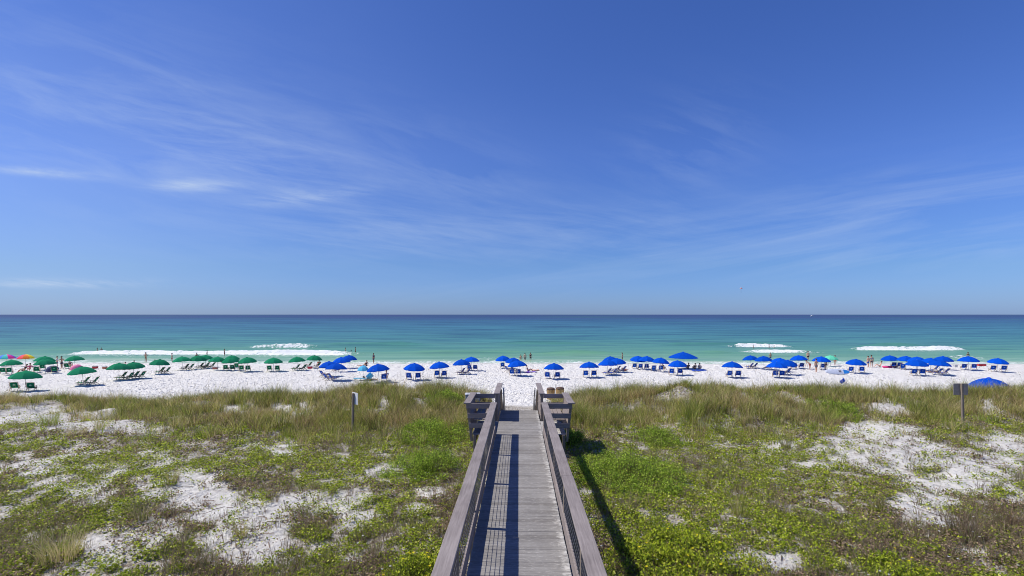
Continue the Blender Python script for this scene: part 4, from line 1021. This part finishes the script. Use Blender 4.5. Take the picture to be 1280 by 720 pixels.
t_.build('nose_patch', plain_cache('board_blue', (.02, .22, .62)), bd)
MB().box(.1, .45, -.084, -.06, -.10, .16).build('deck_pad', plain_cache('pad_grey', (.15, .15, .18)), bd)
# lidded wooden bins and other bits
TANW = plain('tan_slat_wood', (.40, .26, .11), .8, .25, 14); DKL = plain('dark_brown_lid', (.10, .06, .045), .7)
def bin_(px, py, label):
    p = at(px, py); root = empty('trash_bin', p, 0, label=label, cat='bin', group='bins by the foot of the stairs')
    sl_ = MB()
    for k in range(18):
        a = 2 * math.pi * k / 18; sl_.bar((.30 * math.cos(a), .30 * math.sin(a), 0), (.33 * math.cos(a), .33 * math.sin(a), .82), .095, .025, up=(math.cos(a), math.sin(a), 0))
    sl_.build('slatted_body', TANW, root); MB().lathe([(.26, 0), (.285, .1), (.30, .80), (.02, .82)], 18).build('liner', DKL, root)
    MB().lathe([(.31, .83), (.35, .85), (.35, .89), (.28, .96), (.10, 1.0), (.02, 1.0)], 18).build('lid', DKL, root, True)
bin_(688.5, 499.5, 'slatted tan bin with a dark lid, left of two by the stairs')
bin_(700, 499.0, 'slatted tan bin with a dark lid, right of two by the stairs')
p = at(694.5, 499); o = MB().tube([(0, 0, -.3), (.03, 0, 1.25)], .025, 6).build('stake', DKL); o.location = p; tag(o, 'thin dark stake standing between the two tan bins', 'stake')
p = at(591, 503); cb = empty('storage_box', p, .1, label='pale blue grey box behind the left bench of the boardwalk', cat='box')
MB().box(-.35, .35, -.25, .25, 0, .36).build('box_body', plain_cache('pale_blue_plastic', (.30, .38, .50)), cb, bevel=.03); MB().box(-.37, .37, -.27, .27, 0.365, .42).build('lid', plain_cache('pale_grey_plastic', (.45, .48, .55)), cb, bevel=.02)
def cooler(px, py, c, label, w=.6, rz=0):
    root = empty('cooler', at(px, py), rz, label=label, cat='cooler')
    MB().box(-w / 2, w / 2, -.2, .2, .01, .30).build('cooler_body', cloth(c), root, bevel=.02); MB().box(-w / 2 - .01, w / 2 + .01, -.21, .21, .305, .37).build('lid', cloth((.6, .6, .6)), root, bevel=.015)
    MB().tube([(-w / 2 - .02, 0, .22), (-w / 2 - .02, 0, .42), (w / 2 + .02, 0, .42), (w / 2 + .02, 0, .22)], .012, 6).build('handle', PIPE, root)
cooler(119, 460.6, (.55, .06, .05), 'red cooler on the sand right of the pink ball')
cooler(131, 461, (.55, .22, .12), 'orange cooler lying in the open sand at left', .5)
cooler(269, 461.6, (.45, .16, .12), 'brown red cooler under the green umbrella without chairs')
cooler(387.5, 460.6, (.55, .03, .06), 'bright red cooler among the right green umbrellas')
cooler(1226.8, 457.5, (.50, .02, .03), 'wide red cooler behind the last blue umbrellas', 1.2)
cooler(1194, 459, (.5, .5, .5), 'small white cooler beside the umbrella cluster at right', .45)
def blob(name, px, py, r3, c, label, cat, rz=0, dzz=0.0):
    m = MB(); n, k_ = 14, 8; prof = [(max(.01, math.sin(math.pi * i / k_)), -math.cos(math.pi * i / k_)) for i in range(k_ + 1)]
    m.lathe(prof, n); m.v = [(x * r3[0], y * r3[1], z * r3[2] + r3[2] + dzz) for x, y, z in m.v]
    o = m.build(name, cloth(c), None, True); o.location = at(px, py); o.rotation_euler.z = rz; tag(o, label, cat)
def towel(px, py, c, w, l, rz, label):
    m = MB(); n = 8; vs = []; fs = []
    for i in range(n + 1):
        for j in range(5):
            x = (i / n - .5) * l; y = (j / 4 - .5) * w; z = .03 + .02 * math.sin(x * 7 + j) + .012 * math.cos(j * 3 + i)
            vs.append((x, y, z))
    for i in range(n):
        for j in range(4): a = i * 5 + j; fs.append((a, a + 1, a + 6, a + 5))
    o = m.add(vs, fs).build('towel', cloth(c), None, True); s_ = o.modifiers.new('t', 'SOLIDIFY'); s_.thickness = .015
    o.location = at(px, py); o.location.z += .03; o.rotation_euler.z = rz; tag(o, label, 'towel')
towel(873, 463.4, (.03, .08, .45), 1.1, 2.0, .1, 'blue towel spread in front of the three people sitting')
towel(669, 463.0, (.75, .25, .08), .5, 1.1, .1, 'orange towel on the sand right of the purple one')
towel(663, 465.4, (.15, .05, .45), .8, 1.6, .2, 'purple towel beside the sitting person near the middle')
def tent(px, py, c, label, r=.85, hh=.85):
    """low pop-up umbrella lying open on its rim: half dome with thickness"""
    m = canopy_mesh(r, hh, 8, 3, 0); o = m.build('tipped_umbrella', cloth(c), None, True); s_ = o.modifiers.new('t', 'SOLIDIFY'); s_.thickness = .015
    o.location = at(px, py); o.location.z += .25; o.rotation_euler = (R(35), R(12), 0); tag(o, label, 'umbrella')
tent(95, 462.5, (.75, .22, .38), 'pink umbrella tipped over on the sand behind the green ones', .75, .5)
tent(65, 464.5, (.05, .06, .14), 'dark blue umbrella tipped over among the people at left', .75, .55)
# pink inflatable ring
m = MB(); pts = [(.55 * math.cos(a * math.pi / 10), .40 * math.sin(a * math.pi / 10), .13) for a in range(21)]; m.tube(pts, .13, 10, False)
o = m.build('swim_ring', cloth((.70, .05, .22)), None, True); o.location = at(1109, 459.6); tag(o, 'pink inflatable ring on the sand left of the pink sunbather', 'swim ring')
# folded blue beach bag chair near the dune
fb = empty('folded_chair', at(1053.8, 480), .5, label='folded blue chair lying alone on the sand near the dune grass', cat='folded chair')
MB().bar((-.42, 0, .18), (.42, .1, .42), .10, .34, up=(0, .5, 1)).build('folded_sling', CB, fb, bevel=.02)
for s_ in (-1, 1): MB().bar((-.50, .06 * s_, .05 + .1 * (s_ > 0)), (.52, .1 + .05 * s_, .22 + .30 * (s_ > 0)), .03, .04).build('frame_bar', LWOOD, fb)
MB().bar((-.30, -.05, .02), (-.18, .0, .55), .03, .04, up=(0, 1, 0)).build('folded_leg', LWOOD, fb)
# light blue lounger under the small umbrella
lg = empty('sun_lounger', at(457, 476.2), R(95), label='light blue lounger with a sunbather under the small umbrella', cat='lounger')
MB().box(-.30, .30, -.2, 1.3, .27, .32).build('seat', UL, lg, bevel=.01); MB().bar((0, -.22, .31), (0, -.70, .78), .60, .05, up=(1, 0, 0)).build('side_bar', UL, lg)
MB().bar((0, -.20, .31), (0, -.72, .80), .60, .04).build('backrest', UL, lg)
for s_ in (-1, 1):
    MB().bar((s_ * .32, -.2, .28), (s_ * .32, 1.3, .28), .03, .04).build('side_frame', POLE, lg)
    for yy_ in (-.1, 1.15): MB().bar((s_ * .32, yy_, .27), (s_ * .32, yy_ + .05, 0), .03, .03, up=(0, 1, 0)).build('leg', POLE, lg)
# distant boat on the horizon and parasail
d_ = 2300; bx = (1012 - 649) / F * d_
bt = empty('motor_boat', (bx, d_, 0), R(80), label='tiny white motor boat on the horizon at right', cat='boat')
hull = MB(); vs = []
for x_, hw, zb in ((-5, 1.5, .0), (0, 1.7, .0), (4, 1.2, .1), (7, .05, .8)):
    vs += [(x_, -hw * .6, zb - .4), (x_, hw * .6, zb - .4), (x_, hw, 1.5 + (x_ > 3) * .4), (x_, -hw, 1.5 + (x_ > 3) * .4)]
fs = [(0, 1, 2, 3), (12, 15, 14, 13)]
for i in range(3):
    for j in range(4): a, b = i * 4 + j, i * 4 + (j + 1) % 4; fs.append((a, a + 4, b + 4, b))
hull.add(vs, fs); bt.scale = (1.5, 1.5, 1.5); bt.rotation_euler.z = R(10)
hull.build('hull', WHITE, bt); MB().box(-2, 1.5, -1, 1, 1.52, 3.2).build('cabin', WHITE, bt, bevel=.2); MB().box(-1.8, 1.52, -1.02, 1.02, 2.3, 2.8).build('window', plain_cache('boat_glass', (.03, .04, .06)), bt)
d_ = 900; cx_ = (924.5 - 649) / F * d_; cz_ = CAMZ + (393 - 361) / F * d_
ps = empty('parasail', (cx_, d_, cz_), 0, label='small red and white parasail with a rider high over the sea', cat='parasail')
top_ = canopy_mesh(2.6, 1.9, 8, 2, 0); me = bpy.data.meshes.new('canopy'); me.from_pydata(top_.v, [], top_.f); me.update()
me.materials.append(plain_cache('sail_white', (.40, .40, .42))); me.materials.append(plain_cache('sail_red', (.55, .06, .03)))
for f in me.polygons: f.material_index = int((math.atan2(f.center.y, f.center.x) % (2 * math.pi)) / (2 * math.pi) * 8) % 2
oc = link(bpy.data.objects.new('canopy', me), ps); s_ = oc.modifiers.new('t', 'SOLIDIFY'); s_.thickness = .05
ln = MB()
for k in range(8): a = 2 * math.pi * k / 8; ln.tube([(2.5 * math.cos(a), 2.5 * math.sin(a), 0), (0, 0, -5.5)], .02, 4)
ln.build('lines', POLE, ps); MB().lathe([(.15, -6.9), (.3, -6.3), (.25, -5.7), (.12, -5.4), (.14, -5.2), (.02, -5.1)], 8).build('harness', DKL, ps)
